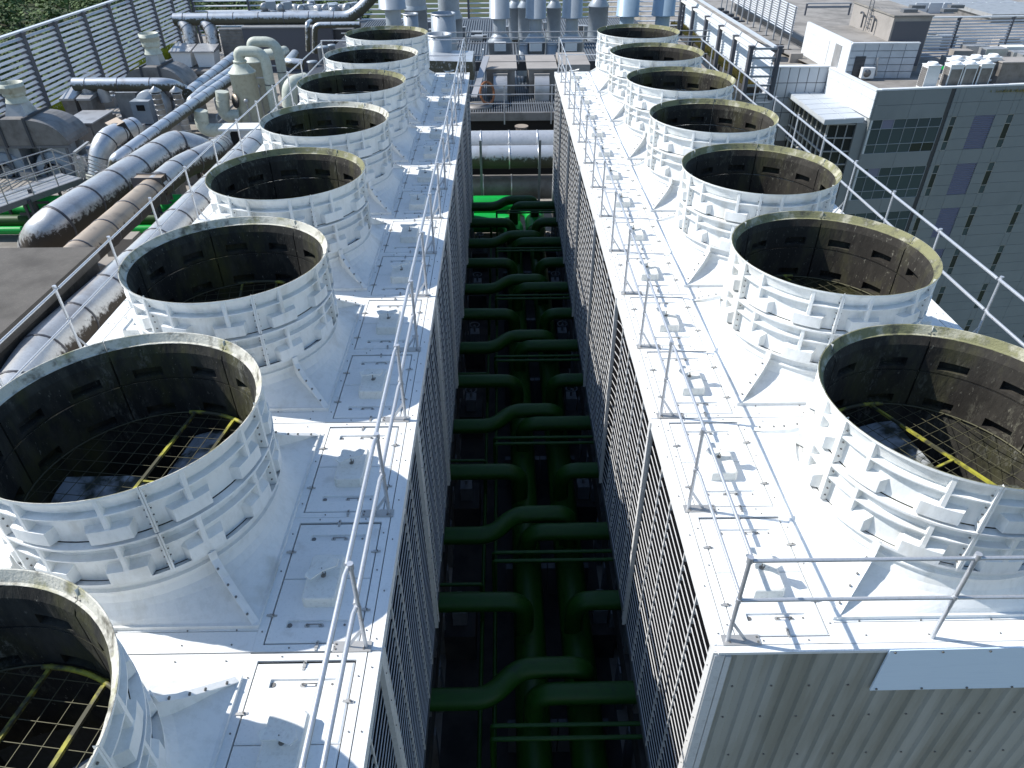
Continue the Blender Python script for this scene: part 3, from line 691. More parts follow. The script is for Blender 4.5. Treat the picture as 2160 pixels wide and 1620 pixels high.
# walkway with rails at the trench end
Yw = 40.0
def pxbox(mb, u0, u1, v0, v1, y, depth):
    a = at(u0, v1, y=y); b = at(u1, v0, y=y); mb.box(min(a.x, b.x), max(a.x, b.x), y, y+depth, min(a.z, b.z), max(a.z, b.z)); return a, b
t = thing('walkway', 'steel grating walkway with railings crossing behind the trench', 'walkway', (0, 0, 0))
wz = at(1080, 238, y=Yw).z
mb = MB(); mb.box(-7.5, 5, Yw, Yw+.12, wz-.42, wz); mb.box(-7.5, 5, Yw+.12, Yw+.3, wz-.06, wz-.02); mb.build('edge_beam', 'ahu', t)
mb = MB()
for i in range(96): mb.box(-7.4+i*.13, -7.4+i*.13+.05, Yw+.13, Yw+6.5, wz-.05, wz+.0)
mb.build('floor_grating', 'grate', t, kind='stuff')
mb = MB(); mb.box(-7.5, 5, Yw+.2, Yw+6.4, wz-.4, wz-.3); mb.build('floor_tray', 'steeld', t)
for u in (1064, 1163, 985):
    q = at(u, 235, y=Yw); mb = MB(); mb.beam((q.x, Yw-.03, wz-.6), (q.x, Yw-.03, wz+1.45), .07, .05); mb.build('rail_post', 'ahul', t)
for dz in (.5, .97, 1.42):
    mb = MB(); mb.tube([(-7.4, Yw-.06, wz+dz), (5, Yw-.06, wz+dz)], .032, 6); mb.build('rail', 'ahul', t)
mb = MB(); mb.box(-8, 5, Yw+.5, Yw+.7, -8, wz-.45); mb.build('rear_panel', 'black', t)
# two grey air handlers with scroll housings
for i, (u0, u1, uc0, uc1) in enumerate(((1028, 1086, 1042, 1070), (1115, 1172, 1128, 1160))):
    Ya = 43.5
    t = thing('air_handler', f'taupe fan unit with round scroll housing on the walkway, the {"left" if i == 0 else "right"} of two', 'fan unit', (0, 0, 0))
    mb = MB(); a, b = pxbox(mb, u0, u1, 146, 236, Ya, 3.4); mb.build('casing', 'ahu', t)
    mb = MB(); mb.box(a.x-.12, b.x+.12, Ya-.1, Ya+1.6, b.z, b.z+.07); mb.box(a.x-.12, b.x+.12, Ya+1.66, Ya+3.5, b.z, b.z+.09); mb.build('lid', 'tan', t)
    a, b = at(uc0, 232, y=Ya-1.1), at(uc1, 166, y=Ya-1.1); R_ = .75
    mb = MB(); n = 14
    poly = [(a.x, Ya-.15, b.z)]+[(a.x, Ya-.15-R_*sin(pi/2*i_/n)*1.1, b.z-R_+R_*cos(pi/2*i_/n)) for i_ in range(n+1)]+[(a.x, Ya-.15-R_*1.1, a.z), (a.x, Ya-.15, a.z)]
    mb.prism(poly, (b.x-a.x, 0, 0)); mb.build('scroll_housing', 'ahul', t)
    mb = MB(); mb.box(a.x-.03, b.x+.03, Ya-.3, Ya-.1, b.z, b.z+.08); mb.build('housing_flange', 'tan', t)
Ya = 41.5; q = at(1028, 196, y=Ya)
mb = MB(); mb.lathe([(.50, -.03), (.62, -.03), (.62, .03), (.50, .03), (.50, -.03)], q, 24, axis=(.75, -.62, .2)); mb.build('flange_ring', 'rust', label='rusty orange flange ring leaning against the left fan unit', cat='ring')
mb = MB(); mb.beam(at(1000, 205, y=41), at(1026, 120, y=44), .35, .1); mb.build('leaning_panel', 'ahul', label='grey metal panel leaning beside the left fan unit', cat='panel')
mb = MB(); q = at(1010, 224, y=41.4); mb.lathe([(.0, .1), (.72, .1), (.74, .0), (.74, -.25), (.6, -.5)], q, 24); mb.build('round_tray', 'ahu', label='round rusty tray lying on the walkway grating', cat='tray')
mb = MB(); a, b = pxbox(mb, 1180, 1245, 136, 158, 44, 3.5); mb.build('duct_box', 'tan', label='flat taupe duct box behind the right tower deck end', cat='duct')
# ================================================================= EXHAUST STACKS BEHIND THE TOWERS
Ys = 52.0
plat_z = at(1080, 128, y=Ys).z-1.2
t = thing('rear_platform', 'grey steel platform carrying the exhaust stacks', 'platform', (0, 0, 0))
mb = MB(); mb.box(-14, 13, 48.5, 78, plat_z-.15, plat_z-.04); mb.build('deck_sheet', 'steeld', t)
mb = MB()
for i in range(115): mb.box(-13+i*.22, -13+i*.22+.09, 50, 77, plat_z-.04, plat_z+.03)
mb.build('floor_grating', 'grate', t, kind='stuff')
mb = MB(); mb.box(-14, 13, 48.3, 48.5, plat_z-1.2, plat_z); mb.build('edge_beam', 'steel', t)
def stack(label, u, v_base, v_capbot, wcap, wneck, wbody, v_cone=None, y=Ys, ztop=None, col='stack', open_top=False, v_top=None):
    """blue-grey exhaust silencer: wide body, cone, neck, wide cap"""
    B = at(u, v_base, y=y); t = thing('exhaust_stack', label, 'exhaust stack', (B.x, y, B.z-1.2))
    z = lambda v: at(u, v, y=y).z-B.z+1.2
    rb, rn, rc = rad(wbody, B), rad(wneck, B), rad(wcap, B)
    if open_top:
        zt = z(v_top); mb = MB(); mb.lathe([(rb, 0), (rc, zt), (rc-.04, zt), (rc-.05, zt-1.2), (0, zt-1.25)], n=28); mb.build('open_drum', col, t)
        mb = MB(); mb.lathe([(rc+.03, zt-.08), (rc+.03, zt), (rc, zt)], n=28); mb.build('rim_ring', 'ahul', t); return t
    if v_cone is not None:
        zc0, zc1 = z(v_cone[1]), z(v_cone[0])
        mb = MB(); mb.lathe([(rb, 0), (rb, zc0), (rb+.05, zc0), (rb+.05, zc0+.05), (rn, zc1)], n=28); mb.build('stack_body', col, t)
    else: zc1 = 0
    zb = z(v_capbot); zt = zb+(ztop if ztop else 3.0)
    mb = MB(); mb.lathe([(rn, zc1-.02), (rn, zb+.2)], n=24); mb.build('stack_neck', col, t)
    mb = MB(); mb.lathe([(rn+.02, zb+.1), (rc+.03, zb+.0), (rc+.03, zb+.05), (rc, zb+.06), (rc*.9, zt), (rc*.9-.04, zt), (rc*.9-.06, zt-.8), (0, zt-.85)], n=28); mb.build('stack_cap', 'stackb' if col == 'stackb' else col, t)
    return t
A_ = 'blue grey capped exhaust stack with conical shoulder, '
stack(A_+'left of the front three', 1055, 130, 38, 42, 26, 48, (71, 88))
stack(A_+'middle of the front three', 1129, 130, 38, 42, 26, 48, (71, 88))
stack(A_+'right of the front three', 1203, 130, 37, 42, 26, 48, (71, 88))
for i, u in enumerate((1055, 1129, 1203)):
    q = at(u-3, 108, y=Ys-1.4); mb = MB(); a = at(u-12, 107, y=Ys-1.1); b = at(u+14 if i else u+12, 89, y=Ys-1.1); mb.box(a.x, b.x, Ys-1.3, Ys-.95, a.z, b.z)
    mb.build('control_box', 'white', label=f'pale control box fixed before the {["left", "middle", "right"][i]} front stack', cat='box')
stack('sky blue capped stack beside the right screen fence, the left of the pair', 1320, 75, 33, 47, 30, 34, (60, 72), y=56, col='stackb')
stack('sky blue capped stack beside the right screen fence, the right of the pair', 1394, 75, 32, 47, 30, 34, (60, 72), y=56, col='stackb')
stack('blue grey stack with drum body and cone, just left of the sky blue pair', 1261, 48, -30, 44, 26, 41, (-3, 13), y=60)
stack('large blue grey capped stack above the farthest left fan', 832, 62, 18, 56, 33, 34, None, y=52)
stack('large blue grey flared stack behind the farthest left fan', 880, 62, -20, 50, 44, 46, (10, 20), y=58, ztop=3)
stack('large blue grey flared stack behind the open drum', 948, 46, -30, 46, 44, 54, (20, 38), y=60, ztop=3)
stack('wide open topped blue grey drum at the left of the stacks', 937, 80, 0, 50, 50, 56, y=50.5, open_top=True, v_top=27)
stack('shorter open topped blue grey drum in front of the wide one', 929, 122, 0, 50, 50, 53, y=45.5, open_top=True, v_top=71)
stack('small open blue grey drum between the left stacks', 868, 62, 0, 31, 31, 31, y=54, open_top=True, v_top=28)
stack('small open blue grey cylinder right of the left front stack', 1103, 118, 0, 23, 23, 25, y=51.5, open_top=True, v_top=90)
stack('small open blue grey cylinder right of the middle front stack', 1163, 118, 0, 23, 23, 27, y=51.5, open_top=True, v_top=90)
for i, (u, w) in enumerate(((1107, 28), (1168, 30), (1086, 30))):
    stack(['slim blue grey stack with lit cone, rear row left', 'slim blue grey stack with lit cone, rear row right', 'blue grey stack standing just behind the left front one'][i], u, 48, -25, 30, 18, w, (2, 16), y=64+i, ztop=2.5)
# platform rails, boxes
t = thing('platform_railing', 'grey railing along the front edge of the stack platform', 'railing', (0, 0, 0))
for v in (69, 81, 92, 118, 131):
    a = at(900, v, y=48.6); mb = MB(); mb.tube([(-10, 48.6, a.z), (13, 48.6, a.z)], .035, 6); mb.build('rail', 'ahul', t)
for u in (985, 1094, 1150, 1228, 1300):
    a, b = at(u, 135, y=48.55), at(u, 68, y=48.55); mb = MB(); mb.tube([a, (a.x, 48.55, b.z)], .04, 6); mb.build('rail_post', 'ahul', t)
R = random.Random(12)
for i in range(16):
    u = R.choice([910, 960, 1010, 1080, 1150, 1230, 1270]) + R.uniform(-15, 15); v = R.uniform(48, 100); q = at(u, v, z=plat_z+.4)
    if not (49 < q.y < 74 and -13 < q.x < 18): continue
    mb = MB(); w, d, h = R.uniform(.4, 1.1), R.uniform(.3, .8), R.uniform(.3, 1.1); mb.box(-w/2, w/2, -d/2, d/2, -.4, h-.4); mb.mi = 1; mb.box(-w/2-.03, w/2+.03, -d/2-.03, d/2+.03, h-.4, h-.36)
    mb.build('cable_cabinet', [R.choice(['steel', 'ahul', 'ahu']), 'ahul'], loc=q, label='small grey equipment cabinet among the exhaust stacks', cat='cabinet', group='cabinets on the stack platform')
mb = MB(); mb.beam(at(1015, 125, y=48), at(1019, 104, y=48), .3, .1); mb.build('white_plate', 'white', label='white upright plate left of the left front stack', cat='plate')
mb = MB(); a, b = pxbox(mb, 985, 1320, 128, 150, 49.2, .5); mb.build('shadow_beam', 'steeld', label='dark steel beam under the stack platform edge', cat='beam')
mb = MB(); q = at(940, 145, y=42.5); mb.prism([(q.x-1.6, 42.5, q.z-.6), (q.x+1.6, 42.5, q.z-.6), (q.x+1.5, 42.5, q.z+.35), (q.x-1.6, 42.5, q.z+.45)], (0, 3, 0)); mb.build('metal_housing', 'ductb', label='pale blue metal housing at the foot of the open drums', cat='housing')
# ================================================================= SCREEN FENCES
def screen_fence(label, pts, zb, zt, nblade, post='fence', blade='blades', spacing=4.4, lean=0, pw=.3, bw=.16, thick=.05, zlow=None, toprail=True):
    pts = [Vector((*p, 0)) for p in pts]; t = thing('screen_fence', label, 'fence', (pts[0].x, pts[0].y, zb)); o0 = Vector((pts[0].x, pts[0].y, zb))
    for a, b in zip(pts[:-1], pts[1:]):
        L_ = (b-a).length; n = max(1, round(L_/spacing)); d = (b-a)/n; dn = d.normalized(); nr = Vector((dn.y, -dn.x, 0))
        rzv = atan2(dn.y, dn.x); hh = zt-zb
        pm = MB(); pm.beam((0, 0, 0), (0, 0, hh), pw*.8, pw); pm.box(-pw*.5, pw*.5, -pw*.7, pw*.7, hh, hh+.1)
        pme = pm.mesh('post', post)
        Ls = d.length-pw*.6
        bm_ = MB(); bm_.beam((pw*.3, 0, 0), (pw*.3+Ls, 0, 0), bw, thick, up=(0, -.6, .8)); bme = bm_.mesh('fence_blade', blade)
        for i in range(n+1):
            put(pme, 'post', t, a+d*i-Vector((o0.x, o0.y, 0)), rzv)
        z0 = (zlow if zlow is not None else zb+.8)
        for i in range(n):
            for k in range(nblade):
                z = z0+(zt-.25-z0)*k/(nblade-1)
                put(bme, 'fence_blade', t, a+d*i+nr*.12+Vector((-o0.x, -o0.y, z-zb)), rzv)
        if toprail:
            tm = MB(); tm.beam((a-o0)+Vector((0, 0, zt+.12)), (b-o0)+Vector((0, 0, zt+.12)), .34, .12); tm.build('top_rail', blade, t)
    return t
# left fence: foot line from the picture at roof level
fa = at(137, 267, z=ROOF); fx = fa.x
ftop = -1.75
screen_fence('tall slatted screen fence along the left roof edge, green hillside behind', [(fx-.6, 40.5), (fx-1.0, 85.0)], ROOF, ftop, 16, spacing=4.5, bw=.21, pw=.5)
screen_fence('tall slatted screen fence along the left roof edge, near end out of frame', [(fx-.2, 24), (fx-.6, 40.2)], ROOF, ftop, 16, spacing=4.5, bw=.21, pw=.5)
screen_fence('slatted screen fence closing the roof at the far back', [(fx-.8, 86.0), (20, 87.0)], ROOF, ROOF+6.3, 12, spacing=6.2, bw=.16)
# planters with yellow green hedge at the fence foot
def hedge(label, x0, x1, y0, y1, z, h, m_='hedge', seed=1, n=1500):
    R = random.Random(seed); mb = MB()
    for i in range(n):
        x, y = R.uniform(x0, x1), R.uniform(y0, y1); hh = h*R.uniform(.5, 1); lx, ly = R.uniform(-.15, .15), R.uniform(-.15, .15); w = .05
        mb.add([(x-w, y, z), (x+w, y+w, z), (x+lx, y+ly, z+hh)], [(0, 1, 2)])
    mb.build('hedge', m_, label=label, cat='hedge', kind='stuff')
for i, (v0, lab) in enumerate(((268, 'yellow green hedge at the fence foot, nearest clump'), (165, 'yellow green hedge at the fence foot, middle clump'), (142, 'yellow green hedge at the fence foot, farthest clump'))):
    u = (112, 250, 338)[i]; q = at(u, v0, z=ROOF)
    L_ = (3.2, 3.5, 4.5)[i]
    hedge(lab, q.x-1.0, q.x+.6, q.y-L_, q.y+L_, ROOF+.5, 1.1, seed=i+2, n=2600)
    mb = MB(); mb.box(q.x-1.1, q.x+.7, q.y-L_-.1, q.y+L_+.1, ROOF, ROOF+.55); mb.build('planter', 'concw', label=f'dark planter under the {["nearest", "middle", "farthest"][i]} yellow hedge clump', cat='planter')
# ================================================================= LEFT ROOF MACHINERY
def arched_unit(label, Y, ul, ur, vt, vb, us, vs, depth=2.6, caps=None):
    """low arched plenum with a central block and round discharge stack"""
    a, b = at(ul, vb, y=Y), at(ur, vb, y=Y); zt = at((ul+ur)/2, vt, y=Y).z
    t = thing('exhaust_plenum', label, 'exhaust fan', (0, 0, 0)); cx = (a.x+b.x)/2; hw = (b.x-a.x)/2; h = zt-a.z
    n = 10
    for s, nm in ((-1, 'duct_wing'), (1, 'duct_wing')):
        poly = [(cx+s*hw*.28, Y, a.z)]+[(cx+s*hw*(.28+.72*sin(pi/2*i/n)), Y, a.z+h*cos(pi/2*i/n)*.96) for i in range(n+1)]
        mb = MB(); mb.prism(poly, (0, depth, 0)); mb.build(nm, 'ahu', t)
        mb = MB(); mb.box(cx+s*hw*.27-.07, cx+s*hw*.27+.07, Y-.08, Y+depth+.08, a.z-.1, zt+.08); mb.build('joint_collar', 'steeld', t)
    mb = MB(); mb.box(cx-hw*.25, cx+hw*.25, Y-.02, Y+depth, a.z, zt); mb.build('centre_box', 'ahu', t)
    ym = Y+depth/2
    c = Vector((cx, ym, zt))
    s1 = at(us, vs, y=ym)
    mb = MB(); q = hw*.22; r0 = .42
    z1 = zt+.7
    mb.add([(cx-q, ym-q, zt), (cx+q, ym-q, zt), (cx+q, ym+q, zt), (cx-q, ym+q, zt)]+[(cx-r0, ym-r0, z1), (cx+r0, ym-r0, z1), (cx+r0, ym+r0, z1), (cx-r0, ym+r0, z1)], [(0, 1, 5, 4), (1, 2, 6, 5), (2, 3, 7, 6), (3, 0, 4, 7), (4, 5, 6, 7)]); mb.build('transition', 'ahul', t)
    zs = s1.z
    mb = MB(); mb.lathe([(.62, z1-.02), (.56, z1+.1), (.47, z1+.45), (.47, z1+.5), (.5, z1+.52), (.47, z1+.54), (.44, zs-.55*(zs-z1))], (cx, ym, 0), 22); mb.build('stack_neck', 'ppgrey', t)
    mb = MB(); mb.lathe([(.46, zs-.66*(zs-z1)), (.60, zs-.66*(zs-z1)), (.61, zs-.6*(zs-z1)), (.68, zs), (.64, zs), (.68, zs-.5), (0, zs-.55)], (cx, ym, 0), 24); mb.build('stack_cap', 'ppgrey', t)
    for s in (-.9, -.35, .35, .9):
        mb = MB(); mb.beam((cx+s*hw, Y+.1, ROOF), (cx+s*hw, Y+.1, a.z), .12, .12); mb.build('leg', 'steel', t)
    mb = MB(); mb.beam((cx-hw, Y+.1, a.z-.1), (cx+hw, Y+.1, a.z-.1), .16, .16); mb.build('sill_beam', 'steel', t)
    for s in (-.52, .48):   # scroll fans below
        c = Vector((cx+s*hw, Y+.2, a.z-1.6)); mb = MB(); mb.lathe([(.0, 0), (1.05, 0), (1.15, .1), (1.15, 1.3), (0, 1.3)], c, 24, axis=(0, 1, 0)); mb.box(c.x-.05, c.x+1.1, c.y+.1, c.y+1.2, c.z, a.z-.1); mb.build('scroll_fan', 'stack', t)
        mb = MB(); mb.lathe([(.55, -.25), (.6, 0), (.35, 0), (.35, -.2)], c, 20, axis=(0, 1, 0)); mb.box(c.x-1.9, c.x-1.15, c.y-.5, c.y+.3, c.z-.9, c.z+.1); mb.build('fan_motor', 'ahul', t)
        mb = MB(); mb.box(c.x-.4, c.x+.5, c.y-.05, c.y+1.2, ROOF, c.z-.9); mb.build('fan_base', 'steel', t)
    mb = MB(); mb.box(cx-hw, cx+hw, Y+1.6, Y+1.7, ROOF, a.z-.2); mb.build('back_sheet', 'ahul', t)
arched_unit('near arched grey exhaust plenum with beige capped stack, left edge of the roof', 43.0, -60, 146, 252, 308, 25, 174)
arched_unit('far arched grey exhaust plenum with beige capped stack behind the silver duct', 55.0, 262, 400, 142, 200, 300, 70, depth=2.6)
def hopper_pair(labs, Y, us, vt, vb, lean, col='ahul'):
    for (u0, u1), lab in zip(us, labs):
        a, b = at(u0, vb, y=Y), at(u1, vb, y=Y); zt = at(u0, vt, y=Y).z
        t = thing('air_intake_box', lab, 'air intake', (0, 0, 0)); w = b.x-a.x
        mb = MB(); mb.prism([(a.x+w*.08, Y, a.z), (b.x-w*.05, Y, a.z), (b.x+w*.04, Y, zt), (a.x-w*.04, Y, zt)], (0, 1.6, 0)); mb.build('hopper_body', col, t)
        mb = MB(); mb.prism([(a.x-w*.08, Y-.15, zt), (a.x-w*.08, Y+1.8, zt+.05), (a.x-w*.08, Y+1.8, zt+.45), (a.x-w*.08, Y-.15, zt+.12)], (w*1.16, 0, 0)); mb.build('sloped_lid', 'ahul', t)
        mb = MB(); mb.box(a.x-.1, b.x+.1, Y-.5, Y+2.2, ROOF, a.z-.3); mb.box(a.x-.25, b.x+.2, Y-1.4, Y+2.3, a.z-.3, a.z-.05); mb.build('base_cabinet', 'ahu', t)
hopper_pair(['left near air intake box with sloped lid, striped by fence shadow', 'right near air intake box with sloped lid, sticker on its face'], 51.0, [(146, 172), (181, 206)], 211, 257, 0, 'ahu')
hopper_pair(['left far white tapered intake box below the long silver duct', 'right far white tapered intake box below the long silver duct'], 70.0, [(368, 407), (417, 456)], 111, 142, 0, 'white')
mb = MB(); a, b = pxbox(mb, 150, 192, 262, 318, 47.0, 3.0); mb.mi = 1; mb.box(a.x-.1, b.x+.1, 46.95, 50.1, b.z, b.z+.08); mb.mi = 2; mb.box(a.x+(b.x-a.x)*.45, b.x-.1, 46.9, 47, a.z+.4, b.z-.2)
mb.build('control_cabinet', ['ahu', 'ahul', 'tan'], label='grey control cabinet between the near plenum and the silver elbow', cat='cabinet')
# long pipes. y grows away; z from picture
def pline(z, *uv): return [at(u, v, z=z) for u, v in uv]
zz = -4.9
q = at(70, 494, z=zz)
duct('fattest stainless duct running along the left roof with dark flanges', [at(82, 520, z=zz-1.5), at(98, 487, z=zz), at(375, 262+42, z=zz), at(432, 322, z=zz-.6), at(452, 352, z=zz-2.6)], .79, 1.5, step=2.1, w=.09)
supports('steel bents under the fattest stainless duct', [at(u, v, z=zz-.9) for u, v in ((150, 450), (235, 392), (320, 332))], spread=1.1)
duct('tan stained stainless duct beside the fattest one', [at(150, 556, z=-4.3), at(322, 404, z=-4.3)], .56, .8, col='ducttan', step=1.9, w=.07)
duct('kinked stainless duct continuing beyond the square flange', [at(326, 400, z=-4.3), at(382, 352, z=-4.3), at(455, 320, z=-4.3), at(470, 306, z=-5.4)], .56, .9, step=1.6, w=.07)
q = at(322, 398, z=-4.3); mb = MB()
dv = (at(382, 352, z=-4.3)-at(190, 520, z=-4.3)).normalized()
mb.beam(q-dv*.3, q+dv*.25, 1.2, 1.1); mb.mi = 1; mb.beam(q-dv*.34, q-dv*.30, 1.3, 1.2); mb.beam(q+dv*.24, q+dv*.28, 1.3, 1.2)
mb.build('square_damper', ['ducttan', 'band'], label='square damper box joining the tan duct to the kinked duct', cat='damper')
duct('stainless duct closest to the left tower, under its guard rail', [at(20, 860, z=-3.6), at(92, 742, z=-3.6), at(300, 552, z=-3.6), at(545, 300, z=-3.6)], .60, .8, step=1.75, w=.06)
supports('steel bents under the duct closest to the left tower', [at(u, v, z=-4.3) for u, v in ((150, 700), (255, 600), (375, 490), (460, 400))], spread=.75)
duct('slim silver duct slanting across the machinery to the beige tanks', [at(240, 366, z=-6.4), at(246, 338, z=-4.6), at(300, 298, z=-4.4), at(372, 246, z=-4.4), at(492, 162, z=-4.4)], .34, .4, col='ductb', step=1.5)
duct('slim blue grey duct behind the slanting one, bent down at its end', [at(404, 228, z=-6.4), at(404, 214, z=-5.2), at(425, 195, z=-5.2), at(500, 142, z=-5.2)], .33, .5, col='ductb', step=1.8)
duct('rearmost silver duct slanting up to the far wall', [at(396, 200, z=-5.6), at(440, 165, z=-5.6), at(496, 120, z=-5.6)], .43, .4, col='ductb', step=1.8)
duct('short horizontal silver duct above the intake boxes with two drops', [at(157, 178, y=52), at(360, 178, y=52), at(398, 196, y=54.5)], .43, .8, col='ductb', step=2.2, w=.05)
t = thing('duct_drop', 'pair of stub ducts dropping from the short horizontal silver duct', 'duct', (0, 0, 0))
for u in (183, 214):
    a = at(u, 182, y=52); mb = MB(); mb.tube([a, a-Vector((0, 0, 1.0))], .38, 16); mb.build('stub', 'ahul', t)
duct('fat silver elbow dropping beside the fattest duct', [at(284, 268, y=45.5), at(214, 296, y=42.5), at(208, 378, y=42)], .60, 1.5, col='ductp', step=1.1, w=.06)
a = at(256, 280, y=44.4); mb = MB(); mb.beam(a+Vector((-.3, -.25, -.1)), a+Vector((.25, .25, .1)), 1.4, 1.35); mb.build('square_flange', 'ducttan', label='square flange collar on the fat silver elbow', cat='damper')
mb = MB(); a = at(208, 374, y=42); mb.tube([a+Vector((0, 0, .3)), a-Vector((0, 0, .1))], .68, 18); mb.tube([a, (a.x, a.y, ROOF)], .5, 18); mb.build('flexible_joint', 'ppgrey', label='beige joint below the fat silver elbow', cat='joint')
for i, (u, ub) in enumerate(((329, 340), (373, 386))):
    Y = 49.0; a = at(u, 198, y=Y); b = at(ub, 262, y=Y)
    t = thing('rain_capped_vent', f'slim silver vent pipe with conical rain cap, the {"left" if i == 0 else "right"} one', 'vent pipe', (a.x, Y, b.z))
    h = a.z-b.z
    mb = MB(); mb.lathe([(.29, -1.2), (.29, h), (.33, h), (.33, h+.05), (.25, h+.05)], n=18); mb.build('pipe_body', 'ahul', t)
    mb = MB(); mb.lathe([(.40, h+.15), (.41, h+.18), (0, h+.5)], n=18); mb.build('rain_cap', 'ahul', t)
    me = ring_mesh(.29, .03, 'strap')
    for k in range(7): put(me, 'pipe_seam', t, (0, 0, h-.3-k*.33))
# long duct across the back
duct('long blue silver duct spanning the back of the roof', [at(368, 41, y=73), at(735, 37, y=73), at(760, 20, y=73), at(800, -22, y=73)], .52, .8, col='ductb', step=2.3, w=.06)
duct('second silver duct behind the long one', [at(440, 28, y=78), at(740, 26, y=78)], .2, .3, col='ductb', step=0)
for i, (u, lab) in enumerate(((398, 'left downspout duct under the long blue silver duct'), (445, 'right downspout duct under the long blue silver duct'))):
    duct(lab, [at(u-12, 50, y=73), at(u, 62, y=72.6), at(u+8, 108, y=72)], .60, .6, col='duct', step=1.6)
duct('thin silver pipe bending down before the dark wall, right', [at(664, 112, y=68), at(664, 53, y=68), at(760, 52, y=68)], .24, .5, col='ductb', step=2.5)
duct('thin silver pipe bending down before the dark wall, left', [at(650, 108, y=69), at(648, 50, y=69), at(655, 45, y=71)], .2, .4, col='ductb', step=0)
for i, (u0, u1, v0, v1, yy, c_, lab) in enumerate(((475, 525, 62, 125, 72, 'ahu', 'grey corrugated wall panel under the long duct'), (524, 700, 58, 128, 71.5, 'fence', 'dark grey windowless plant wall under the long duct'), (700, 745, 62, 110, 72, 'steeld', 'dark plant housing beside the far left fan'))):
    mb = MB(); a, b = pxbox(mb, u0, u1, v0, v1, yy, 3); mb.box(a.x, b.x, yy+.1, yy+3, ROOF, a.z)
    if i == 0:
        for k in range(9): z = a.z+(b.z-a.z)*k/9; mb.box(a.x, b.x, yy-.05, yy, z, z+.12)
    mb.mi = 1; mb.box(a.x-.05, b.x+.05, yy-.1, yy+3.1, b.z, b.z+.1); mb.build('plant_wall', [c_, 'ahul'], label=lab, cat='wall')
# equipment clutter above the long duct
R = random.Random(4)
for i in range(12):
    u = 560+i*16+R.uniform(-4, 4); v = R.uniform(14, 26); q = at(u, v, y=76+R.uniform(0, 4)); r_ = R.uniform(.35, .6)
    t = thing('roof_fan', 'small grey roof fan with boxy motor above the long duct', 'roof fan', q, R.uniform(0, 3), group='small roof fans along the far screen')
    mb = MB(); mb.lathe([(0, -.2), (r_, -.2), (r_, .25), (r_*.5, .3), (0, .3)], n=14, axis=(0, 1, 0)); mb.build('fan_drum', 'ahul', t)
    mb = MB(); mb.box(r_*.5, r_+.7, -.3, .3, -.1, .5); mb.build('motor_box', 'stack', t); mb = MB(); mb.box(-.4, .4, -.3, .3, -2.5, -r_*.8); mb.build('stand', 'steel', t)
# beige plastic scrubber tanks with goosenecks
def scrubber(label, Y, u, vsh, vtop, vneck, wpx, uR, vapex, vdown, wp, dish):
    s = at(u, vsh, y=Y); R0 = rad(wpx, s); t = thing('scrubber_tank', label, 'scrubber tank', (s.x, Y, ROOF)); z = lambda v, uu=u: at(uu, v, y=Y).z-ROOF
    zs, zt = z(vsh), z(vtop); rp = rad(wp, s)
    mb = MB(); mb.lathe([(R0, 0), (R0, zs), (R0+.05, zs), (R0+.05, zs+.06), (R0, zs+.07), (rp*1.05, zt), (rp*1.05, zt+.05)], n=30); mb.build('tank_body', 'ppgrey', t)
    mb = MB(); mb.lathe([(rp, zt), (rp+.1, zt), (rp+.1, zt+.1), (rp, zt+.1)], n=24); mb.build('neck_flange', 'ppgrey', t)
    xr = at(uR, vapex+20, y=Y).x-s.x; za = z(vapex)-rp
    pts = [Vector((0, 0, zt)), Vector((0, 0, za-.1)), Vector((xr*.25, 0, za+.05)), Vector((xr*.75, 0, za+.05)), Vector((xr, 0, za-.5)), Vector((xr+.05, 0, 1.5 if vdown is None else z(vdown, uR))), ]
    mb = MB(); mb.tube(fillet([Vector((0, 0, zt)), Vector((0, 0, za)), Vector((xr, 0, za)), Vector((xr, 0, .6))], xr*.5, 10), rp, 20); mb.build('gooseneck_pipe', 'ppgrey', t)
    me = ring_mesh(rp, .06, 'band'); put(me, 'pipe_clamp', t, (xr, 0, zs-.7))
    mb = MB(); mb.tube([(R0*.2, -R0-.05, zs-1.6), (R0*.3, -R0-.06, .8)], .05, 6); mb.lathe([(0, 0), (.14, 0), (.14, .12), (0, .12)], (R0*.2, -R0-.12, zs-1.5), 12, axis=(0, 1, 0)); mb.build('sight_pipe', 'ahul', t)
    if dish:
        mb = MB(); mb.lathe([(0, 0), (.42, 0), (.42, .06), (0, .06)], (-R0*.75, -R0*.75, zs-1.55), 20, axis=(-.7, -.7, .1)); mb.build('manhole_cover', 'ducttan', t)
    mb = MB(); mb.box(xr*.2, xr, -.06, .06, zs-.35, zs-.28); mb.build('brace', 'ahul', t)
scrubber('front beige scrubber tank with gooseneck pipe', 47.5, 511, 153, 131, 131, 53, 558, 97, None, 21, True)
scrubber('rear beige scrubber tank with gooseneck pipe', 53.0, 537, 129, 112, 112, 45, 585, 77, None, 20, False)
for i, (u, v0, ub, vb, lab) in enumerate(((470, 205, 500, 245, 'beige L shaped inlet duct of the rear tank'), (425, 245, 468, 275, 'beige L shaped inlet duct of the front tank'))):
    Y = 47.0-i*2.2
    duct(lab, [at(u-2, v0-12, y=Y), at(u+3, vb, y=Y), at(ub+8, vb, y=Y)], .40, 1.0, col='ppgrey', step=1.4, band='ppgrey', name='inlet_duct')
duct('beige elbow duct rising beside the sixth left fan', [at(612, 225, y=44), at(610, 178, y=44), at(645, 170, y=45)], .45, .9, col='ppgrey', step=0, name='elbow_duct')
duct('pale grey elbow by the dark plant wall', [at(560, 116, y=62), at(592, 112, y=62), at(600, 108, y=66)], .42, .6, col='ppgrey', step=0)
duct('bent grey duct leading to the dark plant wall', [at(640, 136, y=58), at(608, 132, y=58), at(622, 114, y=66)], .36, .5, col='ductb', step=0)
